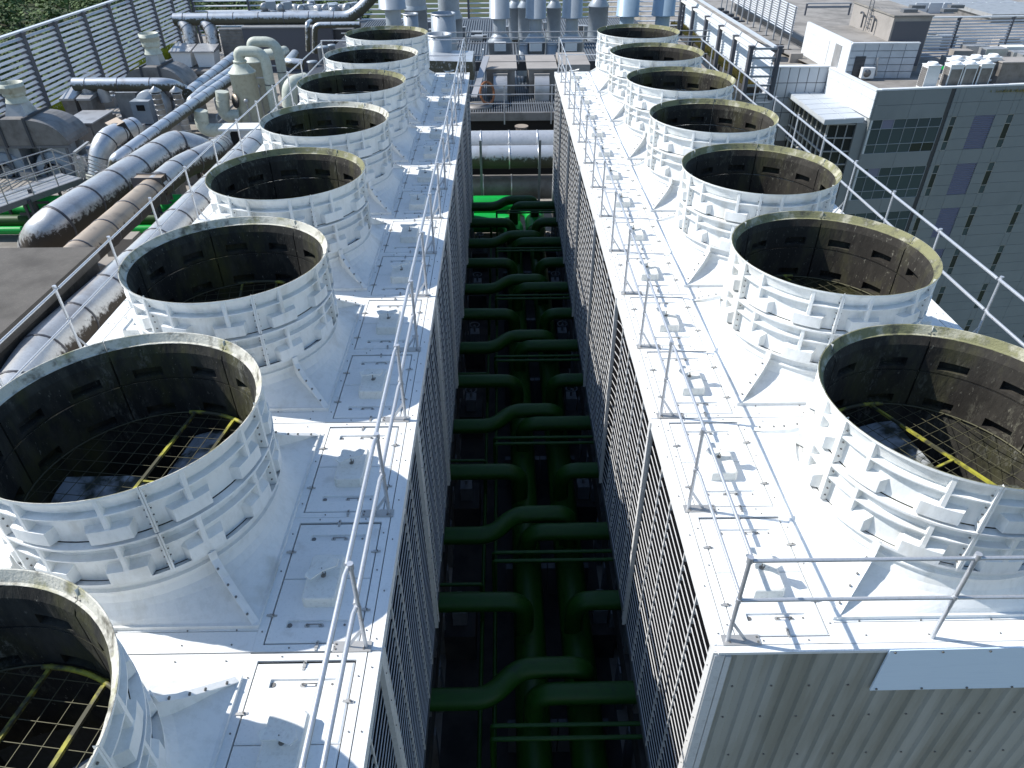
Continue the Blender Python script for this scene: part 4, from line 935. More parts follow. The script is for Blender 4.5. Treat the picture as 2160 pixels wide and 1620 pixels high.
for i, (u, v, w, h, yy) in enumerate(((683, 118, 22, 40, 58), (660, 140, 20, 22, 57), (700, 100, 14, 12, 60), (635, 165, 26, 10, 52))):
    a = at(u, v, y=yy); r_ = rad(w, a); mb = MB(); zt = at(u, v-h/2, y=yy).z; mb.lathe([(r_, ROOF), (r_, zt-.1), (r_+.05, zt-.1), (r_+.05, zt), (0, zt+.02)], (a.x, yy, 0), 18)
    mb.build('small_tank', 'stack', label=['upright blue grey drum beside the far left fans', 'squat blue grey drum beside the far left fans', 'small blue grey canister near the dark wall', 'low grey round tank beside the sixth left fan'][i], cat='tank')
# white cabinet with dark oval window
Y = 43.5; t = thing('filter_housing', 'white housing with dark oval opening in front of the scrubber tanks', 'housing', (0, 0, 0))
mb = MB(); a, b = pxbox(mb, 480, 556, 274, 325, Y, 1.0); mb.build('housing_body', 'white', t)
mb = MB(); mb.box(a.x-.15, b.x+.15, Y-.2, Y+1.1, b.z, b.z+.12); mb.build('lid', 'white', t)
mb = MB(); q = at(498, 292, y=Y-.03); mb.prism([(q.x-.3, Y-.03, q.z-.5), (q.x-.2, Y-.03, q.z-.6), (q.x+.2, Y-.03, q.z-.6), (q.x+.3, Y-.03, q.z-.5), (q.x+.3, Y-.03, q.z+.3), (q.x+.2, Y-.03, q.z+.4), (q.x-.2, Y-.03, q.z+.4), (q.x-.3, Y-.03, q.z+.3)], (0, .02, 0)); mb.build('window_opening', 'black', t)
# blower machine between the vents
Y = 50.5; t = thing('blower', 'dark grey blower with square hood below the silver duct', 'blower', (0, 0, 0))
mb = MB(); a, b = pxbox(mb, 287, 312, 214, 262, Y, 1.3); mb.build('blower_hood', 'stack', t)
mb = MB(); pxbox(mb, 290, 303, 222, 234, Y-.04, .03); mb.build('hood_opening', 'black', t)
mb = MB(); q = at(318, 225, y=Y+.6); mb.lathe([(0, 0), (1.0, 0), (1.05, .1), (1.05, .9), (0, .9)], q, 24, axis=(0, 1, 0)); mb.build('blower_scroll', 'stack', t)
mb = MB(); mb.box(a.x+.1, b.x+1.6, Y-.1, Y+1.6, ROOF, ROOF+1.0); mb.build('blower_base', 'ahul', t)
mb = MB(); a, b = pxbox(mb, 262, 285, 195, 262, 52.5, .2); mb.mi = 1; mb.box(b.x, b.x+.12, 52.4, 52.7, ROOF, b.z); mb.build('access_panel', ['ahul', 'steel'], label='pale access panel left of the dark grey blower', cat='panel')
# cabinets, conduits, cable trays: small clutter standing on the left roof
R = random.Random(21)
kinds = [('junction box on legs', 'junction_box', 'box'), ('pump with round motor', 'pump', 'pump'), ('squat grey cabinet', 'cabinet', 'cabinet')]
for i in range(46):
    u, v = R.uniform(150, 640), R.uniform(175, 440)
    q = at(u, v, z=ROOF)
    if q.x > -10.5 or q.y < 35: continue
    k = i % 3; w = R.uniform(.4, 1.0)
    t = thing(kinds[k][1], f'small {kinds[k][0]} on the crowded left roof', kinds[k][2], q, R.uniform(-.2, .2), group=f'small {kinds[k][1].replace("_", " ")} units on the left roof')
    if k == 0:
        mb = MB(); mb.box(-w/2, w/2, -.2, .2, .7, 1.5); mb.mi = 1; mb.box(-w/2-.03, w/2+.03, -.22, .22, 1.5, 1.54); mb.build('box_body', ['ahul', 'steel'], t)
        mb = MB(); mb.beam((-w/2+.05, 0, 0), (-w/2+.05, 0, .7), .07, .07); mb.beam((w/2-.05, 0, 0), (w/2-.05, 0, .7), .07, .07); mb.build('legs', 'steel', t)
    elif k == 1:
        mb = MB(); mb.box(-.6, .6, -.3, .3, 0, .25); mb.build('pump_base', 'concw', t)
        mb = MB(); mb.tube([(-.5, 0, .6), (.1, 0, .6)], .25, 14); mb.tube([(.1, 0, .6), (.35, 0, .6)], .33, 14); mb.tube([(.3, 0, .6), (.3, 0, 1.6)], .1, 8); mb.build('pump_body', R.choice(['stack', 'ahul', 'pgreen']), t)
    else:
        mb = MB(); mb.box(-w, w, -.5, .5, 0, 1.1); mb.mi = 1; mb.box(-w-.04, w+.04, -.54, .54, 1.1, 1.16); mb.build('cabinet_body', [R.choice(['ahu', 'steel', 'tan']), 'ahul'], t)
for i in range(16):
    u, v = R.uniform(200, 560), R.uniform(200, 400); q = at(u, v, z=ROOF)
    if q.x > -10.5 or q.y < 36: continue
    l = R.uniform(2, 5); h = R.uniform(.4, 1.6); d = R.choice([(1, 0), (0, 1)])
    a = Vector((0, 0, 0)); mb = MB(); mb.tube(fillet([a, a+Vector((0, 0, h)), a+Vector((d[0]*l, d[1]*l, h)), a+Vector((d[0]*l, d[1]*l, 0))], .25), R.uniform(.05, .12), 8)
    mb.build('conduit', R.choice(['ahul', 'steel', 'stack', 'ppgrey']), loc=q, label='thin conduit hoop crossing the crowded left roof', cat='conduit', group='thin conduit hoops on the left roof')
# green pipes under the ducts
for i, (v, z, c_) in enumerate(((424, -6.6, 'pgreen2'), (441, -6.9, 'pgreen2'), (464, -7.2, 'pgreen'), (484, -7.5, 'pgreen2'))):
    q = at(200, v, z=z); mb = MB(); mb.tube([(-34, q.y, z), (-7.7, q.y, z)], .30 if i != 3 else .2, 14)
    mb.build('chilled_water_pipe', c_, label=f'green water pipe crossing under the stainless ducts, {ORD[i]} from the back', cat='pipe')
    if i in (1, 2):
        t = thing('pipe_support', f'dark steel trestle over the {ORD[i]} green pipe', 'support', (0, 0, 0))
        for u in (90, 345): a = at(u, v, z=z); mb = MB(); mb.beam((a.x, a.y-.4, ROOF), (a.x, a.y-.4, z+1.2), .14, .14); mb.beam((a.x-.7, a.y-.4, z+.5), (a.x+.7, a.y-.4, z+.5), .12, .1); mb.build('trestle', 'steeld', t)
# stairs / crossover with railings
t = thing('crossover_stair', 'grey steel crossover stair and landing with pipe railings at the left edge', 'stair', (0, 0, 0))
zl = -5.9
P_ = [at(u, v, z=zl) for u, v in ((0, 418), (158, 383), (70, 420), (-60, 470))]
a, b = at(-60, 430, z=zl), at(128, 366, z=zl)
dv = (b-a).normalized(); nv = Vector((dv.y, -dv.x, 0))
mb = MB()
for k in range(13): p0 = a+nv*(k*.13); p1 = b+nv*(k*.13); mb.beam(p0, p1, .1, .03)
mb.build('landing_planks', 'ahul', t)
for off in (0, 1.7):
    mb = MB(); mb.beam(a+nv*off-Vector((0, 0, .12)), b+nv*off-Vector((0, 0, .12)), .06, .28); mb.build('stringer', 'steel', t)
    for h in (1.3, .85, .42):
        mb = MB(); mb.tube([a+nv*off+Vector((0, 0, h)), b+nv*off+Vector((0, 0, h)), b+nv*off+dv*2.6+Vector((0, 0, h-1.9))], .028, 6); mb.build('hand_rail', 'clip', t)
    L_ = (b-a).length; k = 0
    while k*1.35 <= L_:
        p = b-dv*(k*1.35)+nv*off; mb = MB(); mb.beam(p, p+Vector((0, 0, 1.32)), .045, .045); mb.build('rail_post', 'clip', t); k += 1
    p = b+dv*2.6+nv*off; mb = MB(); mb.beam(p+Vector((0, 0, -2.1)), p+Vector((0, 0, -.6)), .05, .05); mb.build('rail_post', 'clip', t)
for k in range(7):
    p = b+dv*(.2+k*.36)-Vector((0, 0, .25+k*.27)); mb = MB(); mb.beam(p, p+nv*1.7, .3, .03); mb.build('tread', 'ahul', t)
for off in (0, 1.7):
    mb = MB(); mb.beam(b+nv*off-Vector((0, 0, .12)), b+nv*off+dv*2.7-Vector((0, 0, 2.1)), .05, .28); mb.build('stair_stringer', 'steel', t)
for s in (a+dv*1.5, b-dv*.5):
    mb = MB()
    for off in (.1, 1.6): mb.beam(s+nv*off, Vector((s.x+nv.x*off, s.y+nv.y*off, ROOF)), .12, .12)
    mb.build('leg_frame', 'steeld', t)
t = thing('gate_frame', 'small grey metal guard frame at the foot of the crossover stair', 'railing', (0, 0, 0))
for (u0, v0, u1, v1) in ((157, 322, 165, 385), (172, 330, 180, 384)):
    a = at(u0, v0, y=37.5); b = at(u1, v1, y=37.5); mb = MB(); mb.beam(b, a, .1, .1); mb.build('frame_post', 'clip', t)
mb = MB(); mb.beam(at(157, 322, y=37.5), at(186, 300, y=39.5), .14, .1); mb.build('frame_rail', 'clip', t)
mb = MB()
q0 = at(95, 405, z=-7.3)
for i in range(26):
    for j in range(6): mb.box(q0.x+i*.2, q0.x+i*.2+.09, q0.y+j*.28, q0.y+j*.28+.16, -7.3, -7.24)
mb.build('cable_tray', 'ahul', label='perforated cable tray below the crossover stair', cat='cable tray', kind='stuff')
# near concrete plant house
c0, c1, c2, c3 = at(-40, 521, z=-2.6), at(203, 520.5, z=-2.6), at(216, 600, z=-2.6), at(-20, 822, z=-2.6)
t = thing('plant_house', 'flat dark concrete roof block at the left edge of the picture', 'building', (0, 0, 0))
xr_ = -12.65
y1_, y0_ = at(203, 521, z=-2.6).y, 9.0
x_far = at(203, 521, z=-2.6).x
mb = MB(); poly = [(-30, y1_, -3.0), (x_far, y1_, -3.0), (x_far-.1, y0_, -3.0), (-30, y0_, -3.0)]
mb.prism(poly[::-1], (0, 0, .4)); mb.build('roof', 'concd', t)
mb = MB(); poly = [(x, y-.05 if i < 2 else y, ROOF) for i, (x, y, z) in enumerate([(-30, y1_, 0), (x_far-.12, y1_, 0), (x_far-.22, y0_, 0), (-30, y0_, 0)])]
mb.prism(poly[::-1], (0, 0, 4.98)); mb.build('wall', 'concw', t)
for yy in (y1_-2.7, y1_-7.0):
    for k in range(9): mb = MB(); mb.box(x_far-.18, x_far-.06, yy-.3, yy, -3.3-k*.34, -3.24-k*.34); mb.build('rung', 'steeld', t)
for i, (u, v) in enumerate(((232, 570), (262, 515), (255, 595), (330, 470))):
    q = at(u, v, z=ROOF+.5); mb = MB(); mb.box(-.7, .7, -.45, .45, -.5, .45); mb.build('concrete_plinth', 'tan', loc=q, label=['low concrete plinth beside the plant house corner', 'concrete plinth between the ducts, farther one', 'concrete plinth between the ducts, nearer one', 'concrete plinth beside the green pipes'][i], cat='plinth')
mb = MB(); q = at(258, 690, z=.3)
mb.tube([Vector((XFL-HW+.4, 15.4, .05))+Vector((.35*cos(a_/6), .3*sin(a_/6), .15+.05*sin(a_/3))) for a_ in range(40)], .02, 6); mb.build('cable_coil', 'bolt', label='coiled black cable on the left tower deck edge', cat='cable')
# ================================================================= RIGHT SIDE: BUILDINGS
PZ_ = -9.0
C0 = at(1852, 192, z=PZ_); C1 = at(2160, 180, z=PZ_)
fd = Vector((C1.x-C0.x, C1.y-C0.y, 0)).normalized(); fn_ = Vector((fd.y, -fd.x, 0))       # along the facade, outward normal (to the camera)
def fac(u, v):           # picture point -> (s along facade, z)
    r = ray(u, v); t_ = fn_.dot(C0-CAMP)/fn_.dot(r); q = CAMP+r*t_; return (q-C0).dot(fd), q.z
FROT = atan2(fd.y, fd.x)
bl = thing('office_block', 'long grey green office block with parapet and lilac louvres, right side', 'building', (C0.x, C0.y, 0), FROT)
SB = Vector((0, 0, 0))
# local axes: x along facade, y into the building
sj = fac(2012, 192)[0]
mb = MB(); mb.box(1.2, 60, .12, 40, -58, PZ_-.55); mb.box(.02, 1.3, .12, .6, -58, PZ_-.1); mb.build('wall_core', 'facade', bl)
mb = MB(); mb.box(.4, 60, .5, 40, PZ_-.56, PZ_-.5); mb.build('roof', 'roof', bl)
mb = MB(); mb.box(.35, 60, -.02, .45, PZ_-.02, PZ_+.12); mb.build('parapet_cap', 'facadel', bl)
# facade cladding panels with joints, openings left by laying panels around windows
wins = []; storeys = []
zrow = [fac(1900, v)[1] for v in (251, 352, 447)]
st = zrow[0]-zrow[1]
def unit(u0, v0, u1, v1):
    a, b = fac(u0, v0), fac(u1, v1); return a, b
x0w, x1w = fac(1838, 252)[0], fac(1988, 250)[0]
xs0, xs1 = fac(2003, 252)[0]+.1, fac(2010, 250)[0]+.35
lx0, lx1 = fac(2055, 249)[0], fac(2098, 248)[0]
nx0, nx1 = fac(2124, 249)[0], fac(2137, 248)[0]
wh = zrow[0]-fac(1830, 325)[1]
ROWS = [zrow[0]-st*i for i in range(9)]
openings = []
for zt in ROWS:
    openings.append((x0w, x1w, zt-wh, zt, 'ribbon'))
    openings.append((xs0, xs1, zt-wh, zt, 'slit'))
    openings.append((lx0, lx1, zt-wh, zt, 'lilac'))
    k = 0
    xx = nx0
    for k in range(6): openings.append((xx, xx+(nx1-nx0), zt-wh, zt, 'slit')); xx += (5.0 if k % 2 == 0 else 8.0)
# cladding: 12 x bands as panels
xcuts = sorted(set([0.02]+[round(o[0], 3) for o in openings if o[0] < 42]+[round(o[1], 3) for o in openings if o[1] < 42]+[sj-.22, sj+.22, 30.0, 36.0]))
zc = [PZ_-.03]
for zt in ROWS: zc += [zt+ .0, zt-wh]
zc.append(-58)
cnt = 0
for i in range(len(xcuts)-1):
    xa, xb = xcuts[i], xcuts[i+1]
    if xb-xa < .02: continue
    joint = abs((xa+xb)/2-sj) < .2
    for j in range(len(zc)-1):
        zt_, zb_ = zc[j], zc[j+1]
        if any(o[0]-.02 < (xa+xb)/2 < o[1]+.02 and o[2]-.02 < (zt_+zb_)/2 < o[3]+.02 for o in openings): continue
        if joint:
            if j == 0:
                mb = MB(); mb.box(xa, xb, .06, .1, -58, PZ_-.05); mb.build('recessed_joint', 'steeld', bl)
            continue
        nx = max(1, round((xb-xa)/3.2)); nz = max(1, round((zt_-zb_)/1.25)) if cnt < 400 else 1
        for a_ in range(nx):
            for b_ in range(nz):
                pass
                w_, h_ = (xb-xa)/nx, (zt_-zb_)/nz
                mb = MB(); mb.box(xa+a_*w_+.012, xa+(a_+1)*w_-.012, 0, .1, zb_+b_*h_+.012, zb_+(b_+1)*h_-.012); mb.build('facade_panel', 'facade', bl); cnt += 1
for (xa, xb, za, zb_, k) in openings:
    if xa > 40: continue
    if k == 'lilac':
        lf = put(None, 'louvre_panel', bl)
        mb = MB(); mb.box(xa, xb, .1, .14, za, zb_)
        n = 16
        for i in range(n): z = za+(zb_-za)*(i+.5)/n; mb.beam((xa+.02, .05, z), (xb-.02, .05, z), .09, .05, up=(0, .6, .8))
        bpy.data.objects.remove(lf); lf = mb.build('louvre_panel', 'lilac', bl); continue
    w = put(None, 'window', bl); bpy.data.objects.remove(w)
    mb = MB(); fw = .05
    for z in (za, zb_): mb.box(xa, xb, .0, .1, z-fw/2, z+fw/2)
    for x in (xa, xb): mb.box(x-fw/2, x+fw/2, .002, .1, za+fw/2, zb_-fw/2)
    H_ = zb_-za
    t1, t2 = zb_-H_*.27, zb_-H_*.73
    for z in (t1, t2): mb.box(xa+fw/2, xb-fw/2, .0, .1, z-fw/2, z+fw/2)
    cols = 6 if k == 'ribbon' else 1; cw = (xb-xa)/cols
    for c in range(1, cols): mb.box(xa+cw*c-fw/2, xa+cw*c+fw/2, .004, .1, za+fw/2, zb_-fw/2)
    win = mb.build('window', 'ahul' if k != 'ribbon' else 'stack', bl)
    for c in range(cols):
        for (p0, p1) in ((t1, zb_), (t2, t1), (za, t2)):
            dark = (k == 'slit' and p0 == t2) or (k == 'ribbon' and random.random() < .06)
            mb = MB(); mb.box(xa+cw*c+fw/2, xa+cw*(c+1)-fw/2, .05, .07, p0+fw/2, p1-fw/2)
            mb.build('pane', 'glassd' if dark else ('lilac' if (k == 'ribbon' and c == 1 and p1 == zb_ and za > ROWS[1]-wh-.1) else 'glass'), win)
# side wall facing the towers (sunlit)
S1 = at(1752, 143, z=PZ_)
sv = Vector((S1.x-C0.x, S1.y-C0.y, 0))
sw = thing('side_wall', 'sunlit pale side wall of the office block above the canopy', 'wall', (C0.x, C0.y, 0), 0)
zb_s = at(1835, 250, x=C0.x).z
for i in range(4):
    for j in range(3):
        zt_ = PZ_-.03; hh = (zt_-zb_s)/3
        a = sv*(i/4)+Vector((-.1, 0, 0)); b = sv*((i+1)/4)+Vector((-.1, 0, 0))
        mb = MB(); mb.prism([(a.x, a.y+.015, zb_s+j*hh+.012), (b.x, b.y-.015, zb_s+j*hh+.012), (b.x, b.y-.015, zb_s+(j+1)*hh-.012), (a.x, a.y+.015, zb_s+(j+1)*hh-.012)], (.1, 0, 0)); mb.build('wall_panel', 'facadel', sw)
mb = MB(); mb.prism([(.05, .05, -58), (sv.x+.05, sv.y, -58), (sv.x+.05, sv.y, PZ_-.1), (.05, .05, PZ_-.1)], (.3, 0, 0)); mb.build('wall_core', 'facadel', sw)
mb = MB(); mb.beam(Vector((.1, 0, PZ_+.03)), Vector((sv.x+.1, sv.y, PZ_+.03)), .5, .12); mb.build('parapet_cap', 'facadel', sw)
# canopy
K = [at(1660, 192, z=zb_s), at(1748, 189, z=zb_s), at(1836, 248, z=zb_s), at(1740, 253, z=zb_s)]
cn = thing('canopy', 'flat pale canopy roof jutting from the corner of the office block', 'canopy', (0, 0, 0))
K[1] = Vector((C0.x-.35, K[1].y, zb_s)); K[2] = Vector((C0.x-.35, K[2].y, zb_s))
mb = MB(); mb.prism([K[3]-Vector((0, 0, .45)), K[2]-Vector((0, 0, .45)), K[1]-Vector((0, 0, .45)), K[0]-Vector((0, 0, .45))], (0, 0, .42)); mb.build('canopy_slab', 'tile', cn)
for i in range(6):
    for j in range(2):
        def kp(s, r): return (K[3].lerp(K[2], s)).lerp(K[0].lerp(K[1], s), r)
        q = [kp((j+.02)/2, (i+.03)/6), kp((j+.98)/2, (i+.03)/6), kp((j+.98)/2, (i+.97)/6), kp((j+.02)/2, (i+.97)/6)]
        mb = MB(); mb.prism([p_+Vector((0, 0, -.02)) for p_ in q], (0, 0, .035)); mb.build('roof_sheet', 'roof' if (i+j) % 5 == 9 else 'tile', cn)
# glazed wall under the canopy facing left, and windows facing the viewer
gl = thing('glazed_wall', 'dark glazed wall with white grid frames below the canopy', 'building', (0, 0, 0))
gx = K[3].x+.8; ya_, yb_ = K[3].y+.8, K[0].y+1
mb = MB(); mb.box(gx, gx+.1, ya_, yb_, -34, zb_s-.5); mb.build('glass_sheet', 'glassd', gl)
mb = MB()
ny = 9; nz = 12
for i in range(ny+1): y = ya_+(yb_-ya_)*i/ny; mb.box(gx-.12, gx-.005, y-.05, y+.05, -34, zb_s-.5)
for j in range(nz+1): z = zb_s-.6-j*1.3; mb.box(gx-.14, gx-.01, ya_, yb_, z-.06, z+.06)
mb.build('glazing_grid', 'white', gl)
mb = MB(); mb.box(gx, C0.x, ya_-.05, ya_+.05, -34, zb_s-.5); mb.build('front_glass', 'glassd', gl)
mb = MB()
wspan = C0.x-gx
for j in range(14): z = zb_s-.6-j*1.25; mb.box(gx, C0.x-.1-wspan*.25, ya_-.16, ya_-.06, z-.06, z+.06)
for i in range(4): x = gx+wspan*.75*i/3; mb.box(x-.05, x+.05, ya_-.14, ya_-.05, -34, zb_s-.55)
mb.build('front_grid', 'galvd', gl)
mb = MB(); mb.box(C0.x-.1-wspan*.25, C0.x-.02, ya_-.3, ya_+7, -34, zb_s-.47); mb.build('corner_pier', 'facade', gl)
# tiled wall facing the viewer, left of the side wall
B0 = at(1610, 143, z=PZ_); B1 = at(1752, 143, z=PZ_)
tw = thing('tiled_parapet_wall', 'grey tiled wall linking the slatted screen to the office block', 'wall', (0, 0, 0))
zlow = at(1680, 215, y=B0.y).z; nx, nz = 7, 5; hz = (PZ_-(zlow-4))/nz
for i in range(nx):
    for j in range(nz):
        xa, xb = B0.x-.2+(B1.x-B0.x+.2)*i/nx, B0.x-.2+(B1.x-B0.x+.2)*(i+1)/nx
        mb = MB(); mb.box(xa+.04, xb-.04, B0.y, B0.y+.2, PZ_-(j+1)*hz+.04, PZ_-j*hz-.04); mb.build('wall_tile', 'tile', tw)
mb = MB(); mb.box(B0.x-.3, B1.x, B0.y+.08, B0.y+.6, -34, PZ_); mb.build('wall_core', 'steel', tw)
mb = MB(); mb.box(B0.x-.3, B1.x, B0.y-.1, B0.y+.7, PZ_, PZ_+.12); mb.build('coping', 'facadel', tw)
# the lower roof strip behind the tiled wall
lr = thing('rear_roof', 'sunlit concrete roof strip behind the tiled wall and slatted screens', 'roof', (0, 0, 0))
mb = MB(); mb.box(B0.x-5.5, B1.x+.2, B0.y+.6, 155, -34, PZ_-.9); mb.build('roof_slab', 'conc', lr)
mb = MB(); mb.box(B1.x+.2, 130, B0.y+1, 190, -34, PZ_-1.2); mb.build('rear_roof_slab', 'roof', lr)
# right screen fence on the near roof: posts with cream beams, slatted white sheets behind
rb = [(at(1605, 210, z=ROOF).x, at(1605, 210, z=ROOF).y)]
px_, py_ = rb[0]
rf = thing('sheeted_screen', 'tall grey posted screen with pale ribbed sheeting right of the stacks', 'fence', (0, 0, 0))
zt_ = at(1569, 106, y=60).z
xf0 = at(1555, 205, z=ROOF).x+.2
fy = [60, 64.6, 69.4, 74.6, 80.2, 86.0]
zts = zt_+.2
mbp = MB(); mbp.beam((0, 0, ROOF), (0, 0, zts), .28, .5); mbp.box(-.2, .25, -.2, .2, zts, zts+.12); pme = mbp.mesh('screen_post', 'fence')
for y in fy+[92]: put(pme, 'screen_post', rf, (xf0, y, 0))
n = 22
for i in range(len(fy)):
    y0_, y1s = fy[i], (fy+[92])[i+1]
    mb = MB(); mb.box(xf0-.12, xf0+.3, y0_+.1, y1s-.1, zts-.12, zts+.02); mb.build('top_beam', 'cream', rf)
    for k in range(13):
        z = ROOF+.4+(zts-.6-ROOF-.4)*k/12
        if k == 0: bm = MB(); bm.beam((0, y0_-y0_+.12, 0), (0, y1s-y0_-.12, 0), .05, .34, up=(.45, 0, .9)); bme = bm.mesh('screen_sheet', 'blades')
        put(bme, 'screen_sheet', rf, (xf0+1.9, y0_, z))
mb = MB(); mb.beam((xf0+1.9, 60, zts), (xf0+1.9, 92, zts), .3, .14); mb.build('rear_beam', 'blades', rf)
for k in range(7): z = zts-.1-k*.68; mb = MB(); mb.beam((xf0-3.4 if False else xf0-.1, 60, z), (xf0+2.3, 60, z), .16, .14); mb.build('return_rail', 'stack', rf)
put(pme, 'screen_post', rf, (xf0+2.2, 59.9, 0))
mb = MB(); mb.box(xf0+.35, xf0+1.6, 61, 92, ROOF, ROOF+.7); mb.build('planter', 'concw', label='planter strip behind the tall grey posted screen', cat='planter')
hedge('dry yellow grass growing along the top of the sheeted screen planter', xf0+.4, xf0+1.6, 61, 92, ROOF+.7, .35, 'dry', 9, 3000)
# second slatted fence on blocks
g0, g1 = at(1660, 112, z=PZ_-.9), at(1520, 23, z=PZ_-.9)
f2 = thing('slatted_roof_fence', 'slatted fence whose posts stand on small dark blocks, beyond the concrete strip', 'fence', (0, 0, 0))
n = 11; zr = PZ_-.9
top2 = at(1690, 14, y=g0.y).z
pmesh = MB(); pmesh.beam((0, 0, 0), (0, 0, top2-zr), .14, .16); pmesh = pmesh.mesh('fence_post', 'galvd')
bmesh_ = MB(); bmesh_.box(-.45, .45, -.3, .3, 0, .4); bmesh_ = bmesh_.mesh('footing_block', 'steeld')
for i in range(n+1):
    p = g0.lerp(g1, i/n); put(pmesh, 'fence_post', f2, p); put(bmesh_, 'footing_block', f2, p)
dv = (g1-g0); dn = dv.normalized()
for k in range(12):
    z = zr+2.0+(top2-zr-2.1)*k/11
    for i in range(n):
        if k+i == 0:
            m2 = MB(); m2.beam((0, 0, 0), dv/n*.98, .11, .05, up=(-.6, 0, .8)); m2 = m2.mesh('fence_slat', 'blades')
        p = g0.lerp(g1, i/n); put(m2, 'fence_slat', f2, (p.x+.15, p.y, z))
mb = MB(); a = Vector((2.0, 0, 0)); mb.prism([g0+a, g1+a, g1+a+Vector((0, 0, .9)), g0+a+Vector((0, 0, .9))], (1.2, 0, 0)); mb.build('cable_duct', 'steeld', label='long dark duct lying behind the slatted roof fence', cat='duct')
# roof boxes on the concrete strip
Yb = 84; t = thing('concrete_shaft', 'squat concrete shaft with dark lid on the sunny roof strip', 'shaft', (0, 0, 0))
mb = MB(); a, b = pxbox(mb, 1607, 1647, 110, 132, Yb, 2.2); mb.build('shaft_body', 'tan', t)
mb = MB(); mb.box(a.x-.25, b.x+.25, Yb-.3, Yb+2.5, b.z, b.z+.35); mb.build('lid', 'steeld', t)
mb = MB(); a, b = pxbox(mb, 1664, 1695, 113, 137, 83, .4); mb.build('wing_wall', 'tan', label='low angled concrete wing wall by the white doors', cat='wall')
# penthouse
Ph = thing('penthouse', 'tiled roof house with flat grey roof behind the parapet', 'building', (0, 0, 0), 0)
zr2 = PZ_-.5
q0 = at(1782, 167, z=zr2); q1 = at(1921, 178, z=zr2)
Yp = q0.y+.2; zt3 = at(1782, 93, y=Yp).z
xa_, xb_ = q0.x, at(1930, 130, y=Yp).x
nx, nz = 5, 5
for i in range(nx):
    for j in range(nz):
        w_, h_ = (xb_-xa_)/nx, (zt3-zr2)/nz
        mb = MB(); mb.box(xa_+i*w_+.028, xa_+(i+1)*w_-.028, Yp, Yp+.2, zr2+j*h_+.028, zr2+(j+1)*h_-.028); mb.build('wall_tile', 'tile', Ph)
yback = at(1690, 48, z=zt3).y
mb = MB(); mb.box(xa_+.05, xb_-.05, Yp+.1, yback, zr2, zt3-.4); mb.build('wall_core', 'steel', Ph)
mb = MB(); mb.box(xa_, xb_, Yp-.05, Yp+.3, zt3-.02, zt3+.1); mb.box(xa_-.06, xa_+.2, Yp+.3, yback, zt3-.02, zt3+.1); mb.build('parapet_cap', 'facadel', Ph)
for i in range(5):
    for j in range(4):
        l_, h_ = (yback-Yp)/5, (zt3-zr2)/4
        mb = MB(); mb.box(xa_-.08, xa_+.04, Yp+i*l_+.008, Yp+(i+1)*l_-.008, zr2+j*h_+.008, zr2+(j+1)*h_-.008); mb.build('side_panel', 'facadel', Ph)
mb = MB(); mb.box(xa_+.2, xb_, Yp+.3, yback, zt3-.4, zt3-.3); mb.build('roof', 'roof', Ph)
mb = MB(); q = at(1811, 140, y=Yp-.03); mb.box(q.x-.5, q.x+.5, Yp-.06, Yp-.01, q.z-1.1, q.z+.9)
for k in range(8): mb.box(q.x-.45, q.x+.45, Yp-.1, Yp-.06, q.z-1+k*.24, q.z-.9+k*.24)
mb.build('vent_grille', 'steeld', Ph)
for i, (v0, v1, lab) in enumerate(((90, 135, 'door'), (107, 137, 'door'))):
    y_ = Yp+(yback-Yp)*(.42 if i == 0 else .16)
    mb = MB(); mb.box(xa_-.14, xa_-.09, y_, y_+1.5, zr2, zr2+2.6); mb.build('door', ['white', 'ahul'][i], Ph)
t = thing('air_conditioner', 'small white air conditioner at the foot of the tiled roof house', 'air conditioner', (0, 0, 0))
q = at(1830, 165, y=Yp-1); mb = MB(); mb.box(q.x-.6, q.x+.6, Yp-.9, Yp-.4, zr2+.2, zr2+1.15); mb.build('unit_body', 'white', t)
mb = MB(); mb.lathe([(0, 0), (.36, 0), (.36, .03), (0, .03)], (q.x-.12, Yp-.93, zr2+.67), 20, axis=(0, 1, 0)); mb.build('fan_grille', 'ahu', t)
duct('thin downpipe on the front of the tiled roof house', [(at(1852, 120, y=Yp-.3).x, Yp-.3, at(1852, 120, y=Yp).z), (at(1846, 166, y=Yp-.3).x, Yp-.3, zr2+.3)], .09, .1, col='ahul', step=0, name='downpipe', cat='pipe')
# lift tower
Le = thing('lift_tower', 'taupe rendered rooftop tower with ladder and pipes on its side', 'building', (0, 0, 0))
q0 = at(1873, 87, z=zt3-.3); Yl = q0.y; xl = q0.x; ztl = at(1884, 36, y=Yl).z; xr2 = at(1960, 60, y=Yl).x; yb2 = at(1796, 52, z=zt3-.3).y
if yb2 < Yl+3: yb2 = Yl+8
mb = MB(); mb.box(xl, xr2, Yl, yb2, zr2, ztl); mb.build('tower_wall', 'tan', Le)
mb = MB(); mb.box(xl-.1, xr2+.1, Yl-.1, yb2+.1, ztl, ztl+.15); mb.build('tower_roof', 'roof', Le)
mb = MB(); mb.box(xl+.2, xr2-.1, Yl-.04, Yl-.0, zr2+.5, ztl-.4); mb.build('dark_recess', 'fence', Le)
for f_ in (.35, .62):
    yy = Yl+(yb2-Yl)*f_; mb = MB(); mb.tube(fillet([(xl-.3, yy, zt3), (xl-.3, yy, ztl-.5), (xl-.3, yy+.8, ztl-.5), (xl-.3, yy+.8, zt3+1.2)], .4), .09, 8); mb.build('side_pipe', 'steeld', Le)
yy = Yl+(yb2-Yl)*.48; mb = MB()
for s in (0, .8): mb.beam((xl-.2, yy+s, zt3), (xl-.2, yy+s, ztl+.8), .07, .07)
for k in range(12): mb.beam((xl-.2, yy, zt3+.3+k*.4), (xl-.2, yy+.8, zt3+.3+k*.4), .05, .05)
